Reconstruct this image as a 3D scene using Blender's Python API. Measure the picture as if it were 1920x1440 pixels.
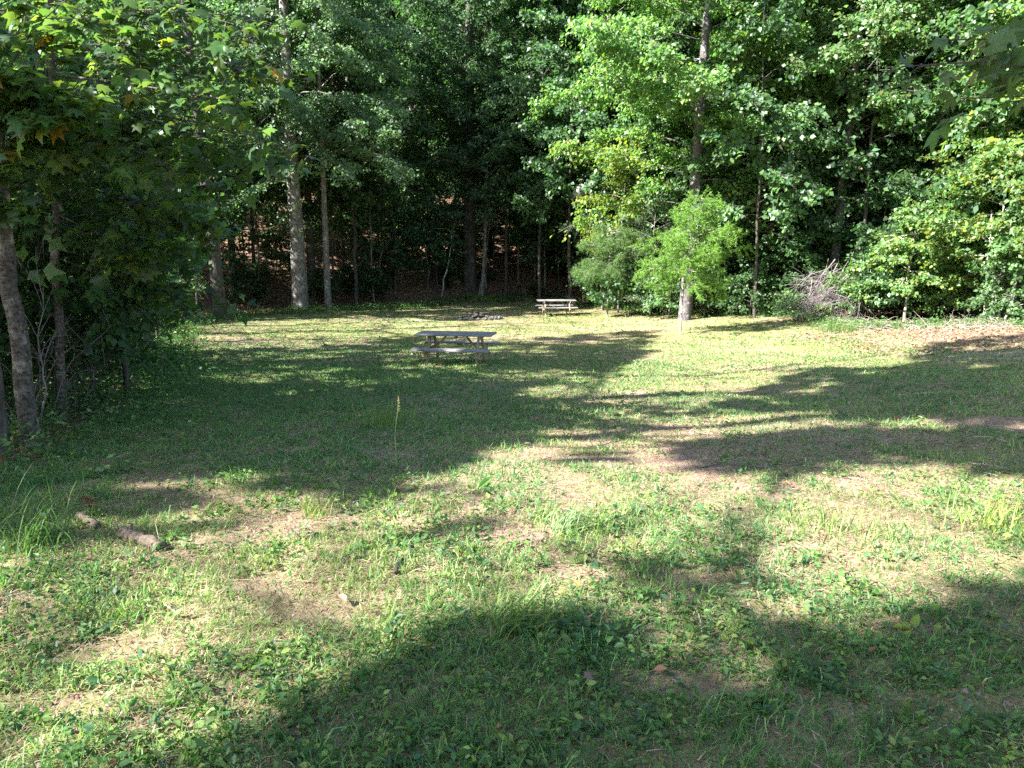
import bpy, bmesh, math
import numpy as np
from mathutils import Vector, Matrix

# ----------------------------------------------------------------------------
# camera, world, sun, exposure
# ----------------------------------------------------------------------------
for o in list(bpy.data.objects):
    bpy.data.objects.remove(o)
SC = bpy.context.scene
COL = SC.collection
W, H = 1920.0, 1440.0          # pixel units of the photograph, used for measuring
F = 1450.0                     # focal length in those pixels
CAM = np.array([0.0, 0.0, 1.60])
PITCH = math.atan2(720.0 - 445.0, F)
cam = bpy.data.cameras.new('camera')
cam.sensor_width = 36.0
cam.lens = 36.0 * F / W
cam.clip_start = 0.05
cam.clip_end = 600.0
cam_ob = bpy.data.objects.new('camera', cam)
cam_ob.location = CAM
cam_ob.rotation_euler = (math.pi / 2 - PITCH, 0.0, 0.0)
COL.objects.link(cam_ob)
SC.camera = cam_ob

SUN_EL = math.radians(38.0)
SUN_AZ = math.radians(245.0)   # clockwise from +Y
SUN = np.array([math.sin(SUN_AZ) * math.cos(SUN_EL), math.cos(SUN_AZ) * math.cos(SUN_EL), math.sin(SUN_EL)])
world = bpy.data.worlds.new('World')
SC.world = world
world.use_nodes = True
wn = world.node_tree
bg = wn.nodes['Background']
sky = wn.nodes.new('ShaderNodeTexSky')
sky.sky_type = 'NISHITA'
sky.sun_disc = False
sky.sun_elevation = SUN_EL
sky.sun_rotation = SUN_AZ
wn.links.new(sky.outputs[0], bg.inputs[0])
bg.inputs[1].default_value = 0.07
sun = bpy.data.lights.new('sun', 'SUN')
sun.energy = 5.0
sun.angle = math.radians(0.55)
sun.color = (1.0, 0.985, 0.955)
sun_ob = bpy.data.objects.new('sun', sun)
sun_ob.rotation_euler = Vector(SUN).to_track_quat('Z', 'Y').to_euler()
sun_ob.location = (-20, -10, 30)
COL.objects.link(sun_ob)
SC.view_settings.view_transform = 'Standard'
SC.view_settings.look = 'None'
SC.view_settings.exposure = 2.65
SC.view_settings.gamma = 1.0
SC.view_settings.use_curve_mapping = False
SC.render.engine = 'CYCLES'
SC.cycles.max_bounces = 7
SC.cycles.diffuse_bounces = 4
SC.cycles.glossy_bounces = 2
SC.cycles.transmission_bounces = 5
SC.cycles.transparent_max_bounces = 4
SC.cycles.use_denoising = False
SC.cycles.sample_clamp_indirect = 6.0

# ----------------------------------------------------------------------------
# numeric helpers
# ----------------------------------------------------------------------------
def hash2(ix, iy, seed=0):
    h = (ix.astype(np.int64) * 374761393 + iy.astype(np.int64) * 668265263 + seed * 1274126177) & 0xffffffff
    h = ((h ^ (h >> 13)) * 1274126177) & 0xffffffff
    h = h ^ (h >> 16)
    return (h & 0xffff) / 65535.0

def vnoise(x, y, seed=0):
    ix, iy = np.floor(x), np.floor(y)
    fx, fy = x - ix, y - iy
    fx, fy = fx * fx * (3 - 2 * fx), fy * fy * (3 - 2 * fy)
    a, b = hash2(ix, iy, seed), hash2(ix + 1, iy, seed)
    c, d = hash2(ix, iy + 1, seed), hash2(ix + 1, iy + 1, seed)
    return (a * (1 - fx) + b * fx) * (1 - fy) + (c * (1 - fx) + d * fx) * fy

def fbm(x, y, seed=0, octv=4):
    s, a, t = 0.0, 1.0, 0.0
    for k in range(octv):
        s = s + a * vnoise(x * 2 ** k, y * 2 ** k, seed + k * 7)
        t += a
        a *= 0.55
    return s / t

def smooth(e0, e1, x):
    t = np.clip((x - e0) / (e1 - e0), 0, 1)
    return t * t * (3 - 2 * t)

def unit(v):
    return v / np.maximum(np.linalg.norm(v, axis=-1, keepdims=True), 1e-9)

def inpoly(px, py, poly):
    inside = np.zeros(np.shape(px), bool)
    n = len(poly)
    for i in range(n):
        x0, y0 = poly[i]
        x1, y1 = poly[(i + 1) % n]
        if y0 == y1:
            continue
        c = ((y0 > py) != (y1 > py)) & (px < (x1 - x0) * (py - y0) / (y1 - y0) + x0)
        inside ^= c
    return inside

# ---- terrain ----------------------------------------------------------------
def hill_foot(x):
    return np.interp(x, [-60, -30, -16, -9, 0, 6, 14, 30, 60], [26, 30, 38, 42, 44, 42, 40, 38, 34])

def ground_z(x, y):
    x = np.asarray(x, float); y = np.asarray(y, float)
    z = np.interp(y, [-60, -20, -5, 0, 4, 8, 12, 18, 25, 36, 44, 70, 200],
                  [2.2, 1.4, 0.35, 0.0, -0.13, -0.40, -0.82, -1.40, -1.76, -2.03, -2.15, -2.15, -2.15])
    z = z + 0.055 * np.clip(x - 4, 0, 14) * smooth(4, 14, y)
    z = z + 0.02 * np.clip(-x - 6, 0, 30)
    d = np.clip(y - hill_foot(x), 0, 200)
    sl = np.interp(x, [-60, -10, 4, 14, 60], [0.42, 0.46, 0.44, 0.36, 0.34])
    z = z + sl * (d * d / (d + 4.0))
    z = z + 0.16 * (fbm(x * 0.22, y * 0.22, 3, 2) - 0.5) * smooth(1, 8, y) + 0.06 * (vnoise(x * 1.3, y * 1.3, 5) - 0.5)
    return z

RP = np.array([1.0, 0.0, 0.0])
FW = np.array([0.0, math.cos(PITCH), -math.sin(PITCH)])
UPV = np.array([0.0, math.sin(PITCH), math.cos(PITCH)])

def ray(px, py):
    return RP * ((px - 960) / F) + UPV * ((720 - py) / F) + FW

def at(px, py):
    """where the line of sight through a measured point of the photo meets the ground"""
    d = ray(px, py)
    t = 1.0
    for _ in range(4000):
        p = CAM + d * t
        if p[2] <= ground_z(p[0], p[1]):
            break
        t += 0.05
    return np.array([p[0], p[1], float(ground_z(p[0], p[1]))])

def pt(px, py, depth):
    d = ray(px, py)
    return CAM + d * (depth / d[1])

def proj(P):
    q = P - CAM
    z = q @ FW
    zz = np.where(np.abs(z) < 1e-3, 1e-3, z)
    return 960 + F * (q @ RP) / zz, 720 - F * (q @ UPV) / zz, z

# ---- where the lawn lies, and which of it is in the shade of the trees --------
LAWN_PX = [(-40, 900), (60, 850), (150, 800), (235, 765), (285, 690), (300, 640), (330, 606), (440, 592), (620, 582), (860, 562),
           (1000, 560), (1110, 570), (1280, 590), (1400, 588), (1500, 592), (1570, 612), (1700, 616), (1930, 612)]
LAWN = [tuple(at(*p)[:2]) for p in LAWN_PX]
LAWN = [(-6.0, -6.0), (-5.5, 3.0)] + LAWN[0:] + [(24.0, 20.0), (24.0, -6.0)]

SHADE_PX = [
    [(250, 700), (330, 664), (520, 652), (640, 648), (760, 630), (960, 636), (1240, 618), (1225, 650), (1170, 690), (1060, 718),
     (960, 738), (1008, 762), (930, 830), (870, 850), (800, 868), (740, 912), (640, 935), (500, 930), (380, 950), (280, 938),
     (150, 962), (-200, 1000), (-200, 600)],
    [(1285, 793), (1340, 768), (1420, 738), (1480, 700), (1560, 690), (1700, 690), (1720, 655), (1790, 632), (2300, 605), (2300, 900),
     (1900, 905), (1700, 858), (1560, 880), (1400, 888), (1250, 890), (1150, 872), (1030, 853), (1200, 846), (1330, 832), (1480, 812), (1640, 790), (1560, 768), (1440, 776)],
    [(380, 1600), (450, 1410), (580, 1350), (700, 1290), (840, 1250), (970, 1225), (1060, 1200), (1150, 1220), (1300, 1170), (1400, 1205),
     (1560, 1150), (1700, 1180), (1920, 1120), (2400, 1100), (2400, 1600)],
    [(300, 612), (700, 592), (860, 602), (1020, 588), (1060, 560), (600, 560), (250, 590)],
]
DAPPLE_PX = [
    [(545, 1010), (640, 980), (760, 1000), (850, 930), (960, 900), (950, 960), (860, 1000), (700, 1045), (600, 1075)],
    [(1130, 1085), (1330, 1050), (1450, 1000), (1560, 1050), (1740, 1020), (1900, 1040), (1640, 1110), (1400, 1125), (1200, 1120)],
    [(-100, 985), (300, 985), (360, 1080), (180, 1160), (-100, 1230)],
    [(560, 640), (800, 640), (900, 620), (1000, 640), (800, 740), (600, 740), (500, 700)],
]
def shade_at(P):
    """1 = lawn in tree shade, 0 = sunlit lawn, 0.5 = not lawn in view"""
    u, v, z = proj(P)
    j1, j2 = fbm(P[:, 0] * 1.6, P[:, 1] * 1.6, 41, 3) - 0.5, fbm(P[:, 0] * 1.6, P[:, 1] * 1.6, 61, 3) - 0.5
    k = np.clip(F / np.maximum(z, 1), 20, 500)
    u2, v2 = u + j1 * 0.85 * k, v + j2 * 0.26 * k
    lawn = (z > 1) & (u > -60) & (u < 1980) & (v < 1500) & inpoly(P[:, 0], P[:, 1], LAWN)
    s = np.zeros(len(P))
    hole = 0.55 * fbm(P[:, 0] * 1.1 + 9, P[:, 1] * 1.1, 17, 3) + 0.45 * fbm(P[:, 0] * 3.4 + 9, P[:, 1] * 3.4, 19, 2)
    for poly, th in zip(SHADE_PX, (0.585, 0.56, 0.55, 0.66)):
        s = np.maximum(s, inpoly(u2, v2, poly) * np.where(hole > th, 0.0, 1.0))
    for poly, th in zip(DAPPLE_PX[:3], (.57, .56, .48)):
        s = np.maximum(s, inpoly(u2, v2, poly) * np.where(hole > th, 1.0, 0.0))
    s = np.where(inpoly(u2, v2, DAPPLE_PX[3]) & (hole > 0.53), 0.0, s)
    return np.where(lawn, s, 0.5)

def shadow_foot(Q):
    t = (Q[:, 2] + 1.2) / SUN[2]
    P = Q - SUN * t[:, None]
    for _ in range(3):
        t = (Q[:, 2] - ground_z(P[:, 0], P[:, 1])) / SUN[2]
        P = Q - SUN * t[:, None]
    return P

BEAMS = [(pt(455, 55, 7.0), .42), (pt(530, 235, 6.7), .42), (pt(290, 60, 7.2), .35), (pt(680, 120, 37.5), 1.5), (pt(735, 160, 37.5), 1.1), (pt(640, 170, 37.5), 1.2), (pt(600, 260, 37.5), 1.0), (pt(1560, 120, 31), 1.8), (pt(1580, 320, 29), 1.0), (pt(1577, 400, 29), .8), (pt(1588, 230, 29), .9), (pt(300, 200, 12), .8), (pt(180, 330, 13), .7), (pt(130, 640, 10), .5), (pt(60, 280, 12), .8), (pt(1150, 450, 34), 2.2), (pt(1190, 310, 34), 2.2), (pt(1110, 350, 34), 1.5),
         (pt(210, 240, 20), 1.3), (pt(90, 240, 18), 1.1), (pt(330, 430, 22), 1.2), (pt(40, 560, 12), .6), (pt(260, 560, 14), .6), (pt(150, 180, 15), .9), (pt(360, 150, 24), 1.6),
         (pt(400, 260, 26), 1.4), (pt(250, 420, 18), .9), (pt(120, 480, 14), .7), (pt(740, 200, 39), 1.0), (pt(600, 90, 37.5), 1.2), (pt(560, 60, 37.5), 1.0), (pt(700, 210, 37.5), 1.0), (pt(430, 560, 30), 1.0), (pt(520, 400, 38), 1.5)]
_rb = np.random.default_rng(31)
for _ in range(26):
    _d = _rb.uniform(8, 24); BEAMS.append((pt(_rb.uniform(10, 400), _rb.uniform(60, 640), _d), _rb.uniform(.025, .05) * _d))
BEAMS = [(np.asarray(c), r) for c, r in BEAMS]
HILL_BEAMS = [(at(690, 440), 1.6), (at(800, 420), 1.5), (at(925, 480), 1.3), (at(640, 390), 1.2), (at(1000, 360), 1.5), (at(740, 480), 1.0), (at(660, 480), 1.4), (at(850, 450), 1.4), (at(720, 390), 1.4)]
def shades_beam(x, y, R, beams):
    z0 = float(ground_z(x, y))
    for c, r in beams:
        for t in np.arange(3.0, 34.0, 1.0):
            p = c + SUN * t
            if z0 + 4.5 < p[2] < z0 + 22 and (p[0] - x) ** 2 + (p[1] - y) ** 2 < (R + r) ** 2:
                return True
    return False
def keep_sun(rng, Q, p=0.97):
    """True for leaves that do not stand in the light of the sunny lawn"""
    s = shade_at(shadow_foot(Q))
    k = ~((s < 0.25) & (rng.random(len(Q)) < p))
    for c, r in BEAMS:          # openings in the canopy that let the sun through to some leaf sprays
        v = Q - c; t = v @ SUN
        k &= ~((t > 2.2 * r) & (np.linalg.norm(v - t[:, None] * SUN, axis=1) < r) & (rng.random(len(Q)) < (.62 if r > .95 else .9)))
    return k

# ----------------------------------------------------------------------------
# mesh building
# ----------------------------------------------------------------------------
class Geo:
    def __init__(self):
        self.v, self.t, self.c, self.n = [], [], [], 0
    def add(self, v, t, c=None):
        v = np.asarray(v, np.float32).reshape(-1, 3)
        t = np.asarray(t, np.int32).reshape(-1, 3)
        if c is None:
            c = np.ones((len(v), 3), np.float32)
        self.v.append(v); self.t.append(t + self.n); self.c.append(np.asarray(c, np.float32)); self.n += len(v)
    def mesh(self, name, mat, smooth_=False):
        me = bpy.data.meshes.new(name)
        v = np.concatenate(self.v) if self.v else np.zeros((0, 3), np.float32)
        t = np.concatenate(self.t) if self.t else np.zeros((0, 3), np.int32)
        c = np.concatenate(self.c) if self.c else np.zeros((0, 3), np.float32)
        me.vertices.add(len(v)); me.vertices.foreach_set('co', v.ravel())
        me.loops.add(len(t) * 3); me.loops.foreach_set('vertex_index', t.ravel())
        me.polygons.add(len(t))
        me.polygons.foreach_set('loop_start', np.arange(0, len(t) * 3, 3, dtype=np.int32))
        me.polygons.foreach_set('loop_total', np.full(len(t), 3, np.int32))
        if smooth_:
            me.polygons.foreach_set('use_smooth', np.ones(len(t), bool))
        a = me.attributes.new('col', 'FLOAT_COLOR', 'POINT')
        a.data.foreach_set('color', np.concatenate([c, np.ones((len(c), 1), np.float32)], 1).ravel())
        me.update(calc_edges=True)
        me.materials.append(mat)
        return me

def tube(G, pts, rad, k=6, col=(1, 1, 1), cap=False):
    pts = np.asarray(pts, float); n = len(pts)
    rad = np.broadcast_to(np.asarray(rad, float), (n,))
    tan = unit(np.gradient(pts, axis=0))
    ref = np.array([0.0, 0.0, 1.0]) if abs(tan[0][2]) < 0.9 else np.array([1.0, 0.0, 0.0])
    a = unit(np.cross(tan, ref)); b = np.cross(tan, a)
    ang = np.arange(k) * 2 * math.pi / k
    ring = pts[:, None, :] + rad[:, None, None] * (np.cos(ang)[None, :, None] * a[:, None, :] + np.sin(ang)[None, :, None] * b[:, None, :])
    V = ring.reshape(-1, 3)
    i = np.arange(n - 1)[:, None] * k; j = np.arange(k)[None, :]; j2 = (j + 1) % k
    A, B, C, D = i + j, i + j2, i + k + j2, i + k + j
    T = np.concatenate([np.stack([A, B, C], -1).reshape(-1, 3), np.stack([A, C, D], -1).reshape(-1, 3)])
    if cap:
        base = len(V)
        V = np.concatenate([V, pts[[0, -1]]])
        jj = np.arange(k); j3 = (jj + 1) % k
        T = np.concatenate([T, np.stack([np.full(k, base), j3, jj], -1), np.stack([np.full(k, base + 1), (n - 1) * k + jj, (n - 1) * k + j3], -1)])
    G.add(V, T, np.tile(np.asarray(col, np.float32), (len(V), 1)))

# leaf outlines: y = along the leaf, z = up from its face; size 1 = leaf length
def _fan(out, c, zc=0.0):
    v = [c] + out
    n = len(out)
    return np.array(v, float), np.array([(0, i + 1, (i + 1) % n + 1) for i in range(n)])
LOBED = _fan([(0, 0, 0.0), (.20, .02, -.02), (.46, .16, -.10), (.25, .34, .0), (.50, .62, -.12), (.20, .62, 0), (0, 1.0, -.12),
              (-.20, .62, 0), (-.50, .62, -.12), (-.25, .34, 0), (-.46, .16, -.10), (-.20, .02, -.02)], (0, .38, .05))
LOBED_LO = _fan([(0, 0, 0), (.44, .14, -.08), (.24, .36, 0), (.42, .68, -.10), (0, 1.0, -.12), (-.42, .68, -.10), (-.24, .36, 0), (-.44, .14, -.08)], (0, .40, .05))
LOBED_3 = (np.array([(0, 0, 0), (.5, .28, -.10), (.2, .5, .02), (0, 1, -.12), (-.2, .5, .02), (-.5, .28, -.10)], float), np.array([(0, 1, 2), (0, 2, 3), (0, 3, 4), (0, 4, 5)]))
OVAL = (np.array([(0, 0, 0), (.27, .45, .07), (0, 1, -.06), (-.27, .45, .07)], float), np.array([(0, 1, 2), (0, 2, 3)]))
OVAL6 = (np.array([(0, 0, 0), (.24, .30, .06), (.22, .64, .04), (0, 1, -.1), (-.22, .64, .04), (-.24, .30, .06)], float),
         np.array([(0, 1, 2), (0, 2, 3), (0, 3, 4), (0, 4, 5)]))
NEEDLE = (np.array([(-.05, 0, 0), (.05, 0, 0), (0.0, 1, -.08)], float), np.array([(0, 1, 2)]))
BROAD = (np.array([(0, 0, 0), (.40, .42, .08), (0, 1, -.1), (-.40, .42, .08)], float), np.array([(0, 1, 2), (0, 2, 3)]))

def frames(nrm, dirn):
    n = unit(nrm)
    y = unit(dirn - n * np.sum(n * dirn, -1, keepdims=True))
    x = np.cross(y, n)
    return np.stack([x, y, n], -1)

def add_leaves(G, tmpl, pos, nrm, dirn, size, col):
    V, T = tmpl
    if len(pos) == 0:
        return
    R = frames(nrm, dirn)
    P = np.einsum('nij,kj->nki', R, V) * size[:, None, None] + pos[:, None, :]
    N, K = len(pos), len(V)
    TT = T[None] + (np.arange(N) * K)[:, None, None]
    G.add(P.reshape(-1, 3), TT.reshape(-1, 3), np.repeat(col, K, axis=0))

def pick_col(rng, n, cols, jit=0.22, w=None):
    cols = np.array(cols, float)
    idx = rng.choice(len(cols), n, p=w)
    c = cols[idx] * (1 + jit * rng.normal(size=(n, 1)).clip(-2, 2)) * (1 + 0.06 * rng.normal(size=(n, 3)))
    return np.clip(c, 0.004, 0.6)

# ----------------------------------------------------------------------------
# materials
# ----------------------------------------------------------------------------
def new_mat(name):
    m = bpy.data.materials.new(name); m.use_nodes = True
    nt = m.node_tree; nt.nodes.clear()
    return m, nt, nt.nodes, nt.links

def leaf_mat(name, trans=0.45, rough=0.46, spec=0.42, tint=(1.12, 1.38, 0.62), rnd=0.25):
    m, nt, N, L = new_mat(name)
    out = N.new('ShaderNodeOutputMaterial')
    at_ = N.new('ShaderNodeAttribute'); at_.attribute_name = 'col'
    oi = N.new('ShaderNodeObjectInfo')
    mr = N.new('ShaderNodeMapRange'); mr.inputs[3].default_value = 1 - rnd; mr.inputs[4].default_value = 1 + rnd
    L.new(oi.outputs['Random'], mr.inputs[0])
    hs = N.new('ShaderNodeHueSaturation')
    L.new(at_.outputs['Color'], hs.inputs['Color']); L.new(mr.outputs[0], hs.inputs['Value'])
    p = N.new('ShaderNodeBsdfPrincipled')
    p.inputs['Roughness'].default_value = rough
    p.inputs['Specular IOR Level'].default_value = spec
    L.new(hs.outputs[0], p.inputs['Base Color'])
    tm = N.new('ShaderNodeMix'); tm.data_type = 'RGBA'; tm.blend_type = 'MULTIPLY'
    tm.inputs[0].default_value = 1.0
    L.new(hs.outputs[0], tm.inputs[6]); tm.inputs[7].default_value = (*[t * 1.5 for t in tint], 1)
    tr = N.new('ShaderNodeBsdfTranslucent'); L.new(tm.outputs[2], tr.inputs['Color'])
    mx = N.new('ShaderNodeMixShader'); mx.inputs[0].default_value = trans
    L.new(p.outputs[0], mx.inputs[1]); L.new(tr.outputs[0], mx.inputs[2]); L.new(mx.outputs[0], out.inputs[0])
    return m

def bark_mat(name, dark, light, pale=None, pale_amt=0.5, scale=9.0, bump=0.6, zs=0.22):
    m, nt, N, L = new_mat(name)
    out = N.new('ShaderNodeOutputMaterial')
    tc = N.new('ShaderNodeTexCoord'); mp = N.new('ShaderNodeMapping')
    mp.inputs['Scale'].default_value = (scale, scale, scale * zs)
    L.new(tc.outputs['Object'], mp.inputs['Vector'])
    nz = N.new('ShaderNodeTexNoise'); nz.inputs['Scale'].default_value = 1.6; nz.inputs['Detail'].default_value = 7; nz.inputs['Roughness'].default_value = 0.7
    L.new(mp.outputs[0], nz.inputs['Vector'])
    rp = N.new('ShaderNodeValToRGB')
    rp.color_ramp.elements[0].position = 0.36; rp.color_ramp.elements[0].color = (*dark, 1)
    rp.color_ramp.elements[1].position = 0.62; rp.color_ramp.elements[1].color = (*light, 1)
    L.new(nz.outputs[0], rp.inputs[0])
    colout = rp.outputs[0]
    if pale:
        n2 = N.new('ShaderNodeTexNoise'); n2.inputs['Scale'].default_value = 4.5; n2.inputs['Detail'].default_value = 5; n2.inputs['Roughness'].default_value = 0.65
        L.new(tc.outputs['Object'], n2.inputs['Vector'])
        r2 = N.new('ShaderNodeValToRGB'); r2.color_ramp.elements[0].position = 0.62 - pale_amt * 0.25; r2.color_ramp.elements[1].position = 0.70 - pale_amt * 0.22
        L.new(n2.outputs[0], r2.inputs[0])
        mix = N.new('ShaderNodeMix'); mix.data_type = 'RGBA'
        L.new(r2.outputs[0], mix.inputs[0]); L.new(rp.outputs[0], mix.inputs[6]); mix.inputs[7].default_value = (*pale, 1)
        colout = mix.outputs[2]
    at_ = N.new('ShaderNodeAttribute'); at_.attribute_name = 'col'
    mm = N.new('ShaderNodeMix'); mm.data_type = 'RGBA'; mm.blend_type = 'MULTIPLY'; mm.inputs[0].default_value = 1
    L.new(colout, mm.inputs[6]); L.new(at_.outputs['Color'], mm.inputs[7])
    p = N.new('ShaderNodeBsdfPrincipled'); p.inputs['Roughness'].default_value = 0.88; p.inputs['Specular IOR Level'].default_value = 0.2
    L.new(mm.outputs[2], p.inputs['Base Color'])
    bp = N.new('ShaderNodeBump'); bp.inputs['Strength'].default_value = bump; bp.inputs['Distance'].default_value = 0.02
    L.new(nz.outputs[0], bp.inputs['Height']); L.new(bp.outputs[0], p.inputs['Normal'])
    L.new(p.outputs[0], out.inputs[0])
    return m

M_LEAF = leaf_mat('broad_leaves')
M_LEAF_NEAR = leaf_mat('large_leaves', trans=0.52, rough=0.38, spec=0.45, rnd=0.18, tint=(1.45, 1.30, 0.60))
M_NEEDLE = leaf_mat('needles', trans=0.30, rough=0.6, spec=0.2)
M_GRASS = leaf_mat('grass_blades', trans=0.34, rough=0.5, spec=0.3, rnd=0.0)
M_DRYLEAF = leaf_mat('dry_leaves', trans=0.10, rough=0.7, spec=0.2, tint=(1, .8, .6), rnd=0.2)
M_BARK_GREY = bark_mat('grey_bark', (0.060, 0.052, 0.044), (0.21, 0.19, 0.165), (0.33, 0.33, 0.29), 0.25)
M_BARK_DARK = bark_mat('dark_bark', (0.025, 0.021, 0.018), (0.095, 0.082, 0.068), (0.16, 0.17, 0.13), 0.15)
M_BARK_PALE = bark_mat('pale_mottled_bark', (0.12, 0.10, 0.085), (0.34, 0.30, 0.26), (0.52, 0.50, 0.45), 0.5)
M_BARK_MOSS = bark_mat('mossy_bark', (0.018, 0.015, 0.012), (0.13, 0.112, 0.09), (0.24, 0.225, 0.18), 0.35, scale=16, bump=1.0, zs=1.3)
M_BARK_MOT = bark_mat('blotched_bark', (0.04, 0.035, 0.034), (0.14, 0.125, 0.118), (0.36, 0.34, 0.32), 0.15, scale=10, zs=.6)
M_LOG = bark_mat('rotten_log', (0.05, 0.036, 0.028), (0.23, 0.175, 0.13), None, scale=20, bump=0.8)
M_BRUSH = bark_mat('brush_twigs', (0.075, 0.06, 0.058), (0.23, 0.195, 0.19), None, bump=0.3, scale=20)
M_TWIG = bark_mat('dead_twigs', (0.17, 0.135, 0.11), (0.42, 0.35, 0.30), None, bump=0.3, scale=20)

# ground material: soil, straw, low green, leaf litter, gravel weights come from vertex colours (r: litter, g: green, b: gravel)
def ground_material():
    m, nt, N, L = new_mat('ground_soil')
    out = N.new('ShaderNodeOutputMaterial')
    at_ = N.new('ShaderNodeAttribute'); at_.attribute_name = 'col'
    sep = N.new('ShaderNodeSeparateColor'); L.new(at_.outputs['Color'], sep.inputs[0])
    tc = N.new('ShaderNodeTexCoord')
    def noise(sc, det=6, ro=0.65):
        n = N.new('ShaderNodeTexNoise'); n.inputs['Scale'].default_value = sc; n.inputs['Detail'].default_value = det; n.inputs['Roughness'].default_value = ro
        L.new(tc.outputs['Object'], n.inputs['Vector']); return n
    def ramp(src, stops):
        r = N.new('ShaderNodeValToRGB')
        el = r.color_ramp.elements
        while len(el) < len(stops): el.new(0.5)
        for e, (p, c) in zip(el, stops): e.position = p; e.color = (*c, 1)
        L.new(src, r.inputs[0]); return r
    def mixc(f, a, b):
        x = N.new('ShaderNodeMix'); x.data_type = 'RGBA'
        L.new(f, x.inputs[0]); L.new(a, x.inputs[6]); L.new(b, x.inputs[7]); return x.outputs[2]
    n1, n2, n3 = noise(3.0), noise(26.0, 8, 0.75), noise(90.0, 5, 0.8)
    soil = ramp(n2.outputs[0], [(0.30, (0.12, 0.070, 0.052)), (0.50, (0.33, 0.212, 0.160)), (0.68, (0.48, 0.355, 0.28))])
    green = ramp(n3.outputs[0], [(0.33, (0.05, 0.055, 0.02)), (0.5, (0.16, 0.18, 0.055)), (0.66, (0.36, 0.33, 0.15))])
    vor = N.new('ShaderNodeTexVoronoi'); vor.inputs['Scale'].default_value = 22.0
    L.new(tc.outputs['Object'], vor.inputs['Vector'])
    litter = ramp(vor.outputs['Color'], [(0.1, (0.045, 0.027, 0.018)), (0.5, (0.13, 0.075, 0.048)), (0.9, (0.26, 0.165, 0.11))])
    gvor = N.new('ShaderNodeTexVoronoi'); gvor.inputs['Scale'].default_value = 45.0
    L.new(tc.outputs['Object'], gvor.inputs['Vector'])
    grav = ramp(gvor.outputs['Color'], [(0.1, (0.14, 0.135, 0.13)), (0.5, (0.27, 0.26, 0.25)), (0.9, (0.42, 0.40, 0.38))])
    def wob(ch):
        a = N.new('ShaderNodeMath'); a.operation = 'MULTIPLY_ADD'; L.new(n2.outputs[0], a.inputs[0]); a.inputs[1].default_value = 1.2; a.inputs[2].default_value = -0.6
        b = N.new('ShaderNodeMath'); b.operation = 'ADD'; b.use_clamp = True; L.new(sep.outputs[ch], b.inputs[0]); L.new(a.outputs[0], b.inputs[1])
        c = N.new('ShaderNodeMath'); c.operation = 'MULTIPLY'; c.use_clamp = True; L.new(b.outputs[0], c.inputs[0])
        d = N.new('ShaderNodeMath'); d.operation = 'MINIMUM'; L.new(sep.outputs[ch], d.inputs[0]); d.inputs[1].default_value = 0.33
        e = N.new('ShaderNodeMath'); e.operation = 'MULTIPLY'; L.new(d.outputs[0], e.inputs[0]); e.inputs[1].default_value = 3.0
        L.new(e.outputs[0], c.inputs[1]); return c.outputs[0]
    c = mixc(wob(1), soil.outputs[0], green.outputs[0])
    c = mixc(wob(2), c, grav.outputs[0])
    c = mixc(wob(0), c, litter.outputs[0])
    p = N.new('ShaderNodeBsdfPrincipled'); p.inputs['Roughness'].default_value = 0.95; p.inputs['Specular IOR Level'].default_value = 0.1
    L.new(c, p.inputs['Base Color'])
    bp = N.new('ShaderNodeBump'); bp.inputs['Strength'].default_value = 0.9; bp.inputs['Distance'].default_value = 0.03
    L.new(n2.outputs[0], bp.inputs['Height']); L.new(bp.outputs[0], p.inputs['Normal'])
    L.new(p.outputs[0], out.inputs[0])
    return m

def wood_mat(name, a, b, c=None):
    m, nt, N, L = new_mat(name)
    out = N.new('ShaderNodeOutputMaterial')
    tc = N.new('ShaderNodeTexCoord'); mp = N.new('ShaderNodeMapping'); mp.inputs['Scale'].default_value = (2.0, 26.0, 26.0)
    L.new(tc.outputs['Object'], mp.inputs['Vector'])
    oi = N.new('ShaderNodeObjectInfo')
    nz = N.new('ShaderNodeTexNoise'); nz.noise_dimensions = '4D'; nz.inputs['Scale'].default_value = 1.5; nz.inputs['Detail'].default_value = 6
    L.new(mp.outputs[0], nz.inputs['Vector']); 
    w = N.new('ShaderNodeMath'); w.operation = 'MULTIPLY'; w.inputs[1].default_value = 30; L.new(oi.outputs['Random'], w.inputs[0]); L.new(w.outputs[0], nz.inputs['W'])
    r = N.new('ShaderNodeValToRGB'); r.color_ramp.elements[0].position = 0.3; r.color_ramp.elements[0].color = (*a, 1)
    r.color_ramp.elements[1].position = 0.7; r.color_ramp.elements[1].color = (*b, 1)
    L.new(nz.outputs[0], r.inputs[0])
    p = N.new('ShaderNodeBsdfPrincipled'); p.inputs['Roughness'].default_value = 0.75; p.inputs['Specular IOR Level'].default_value = 0.3
    L.new(r.outputs[0], p.inputs['Base Color'])
    bp = N.new('ShaderNodeBump'); bp.inputs['Strength'].default_value = 0.4; bp.inputs['Distance'].default_value = 0.004
    L.new(nz.outputs[0], bp.inputs['Height']); L.new(bp.outputs[0], p.inputs['Normal'])
    L.new(p.outputs[0], out.inputs[0])
    return m
M_WOOD_GREY = wood_mat('weathered_grey_wood', (0.12, 0.115, 0.115), (0.30, 0.29, 0.285))
M_WOOD_TAN = wood_mat('weathered_tan_wood', (0.20, 0.15, 0.085), (0.40, 0.31, 0.19))
M_STONE = bark_mat('fire_ring_stone', (0.05, 0.047, 0.044), (0.15, 0.145, 0.135), (0.22, 0.21, 0.195), 0.2, scale=6)

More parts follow.
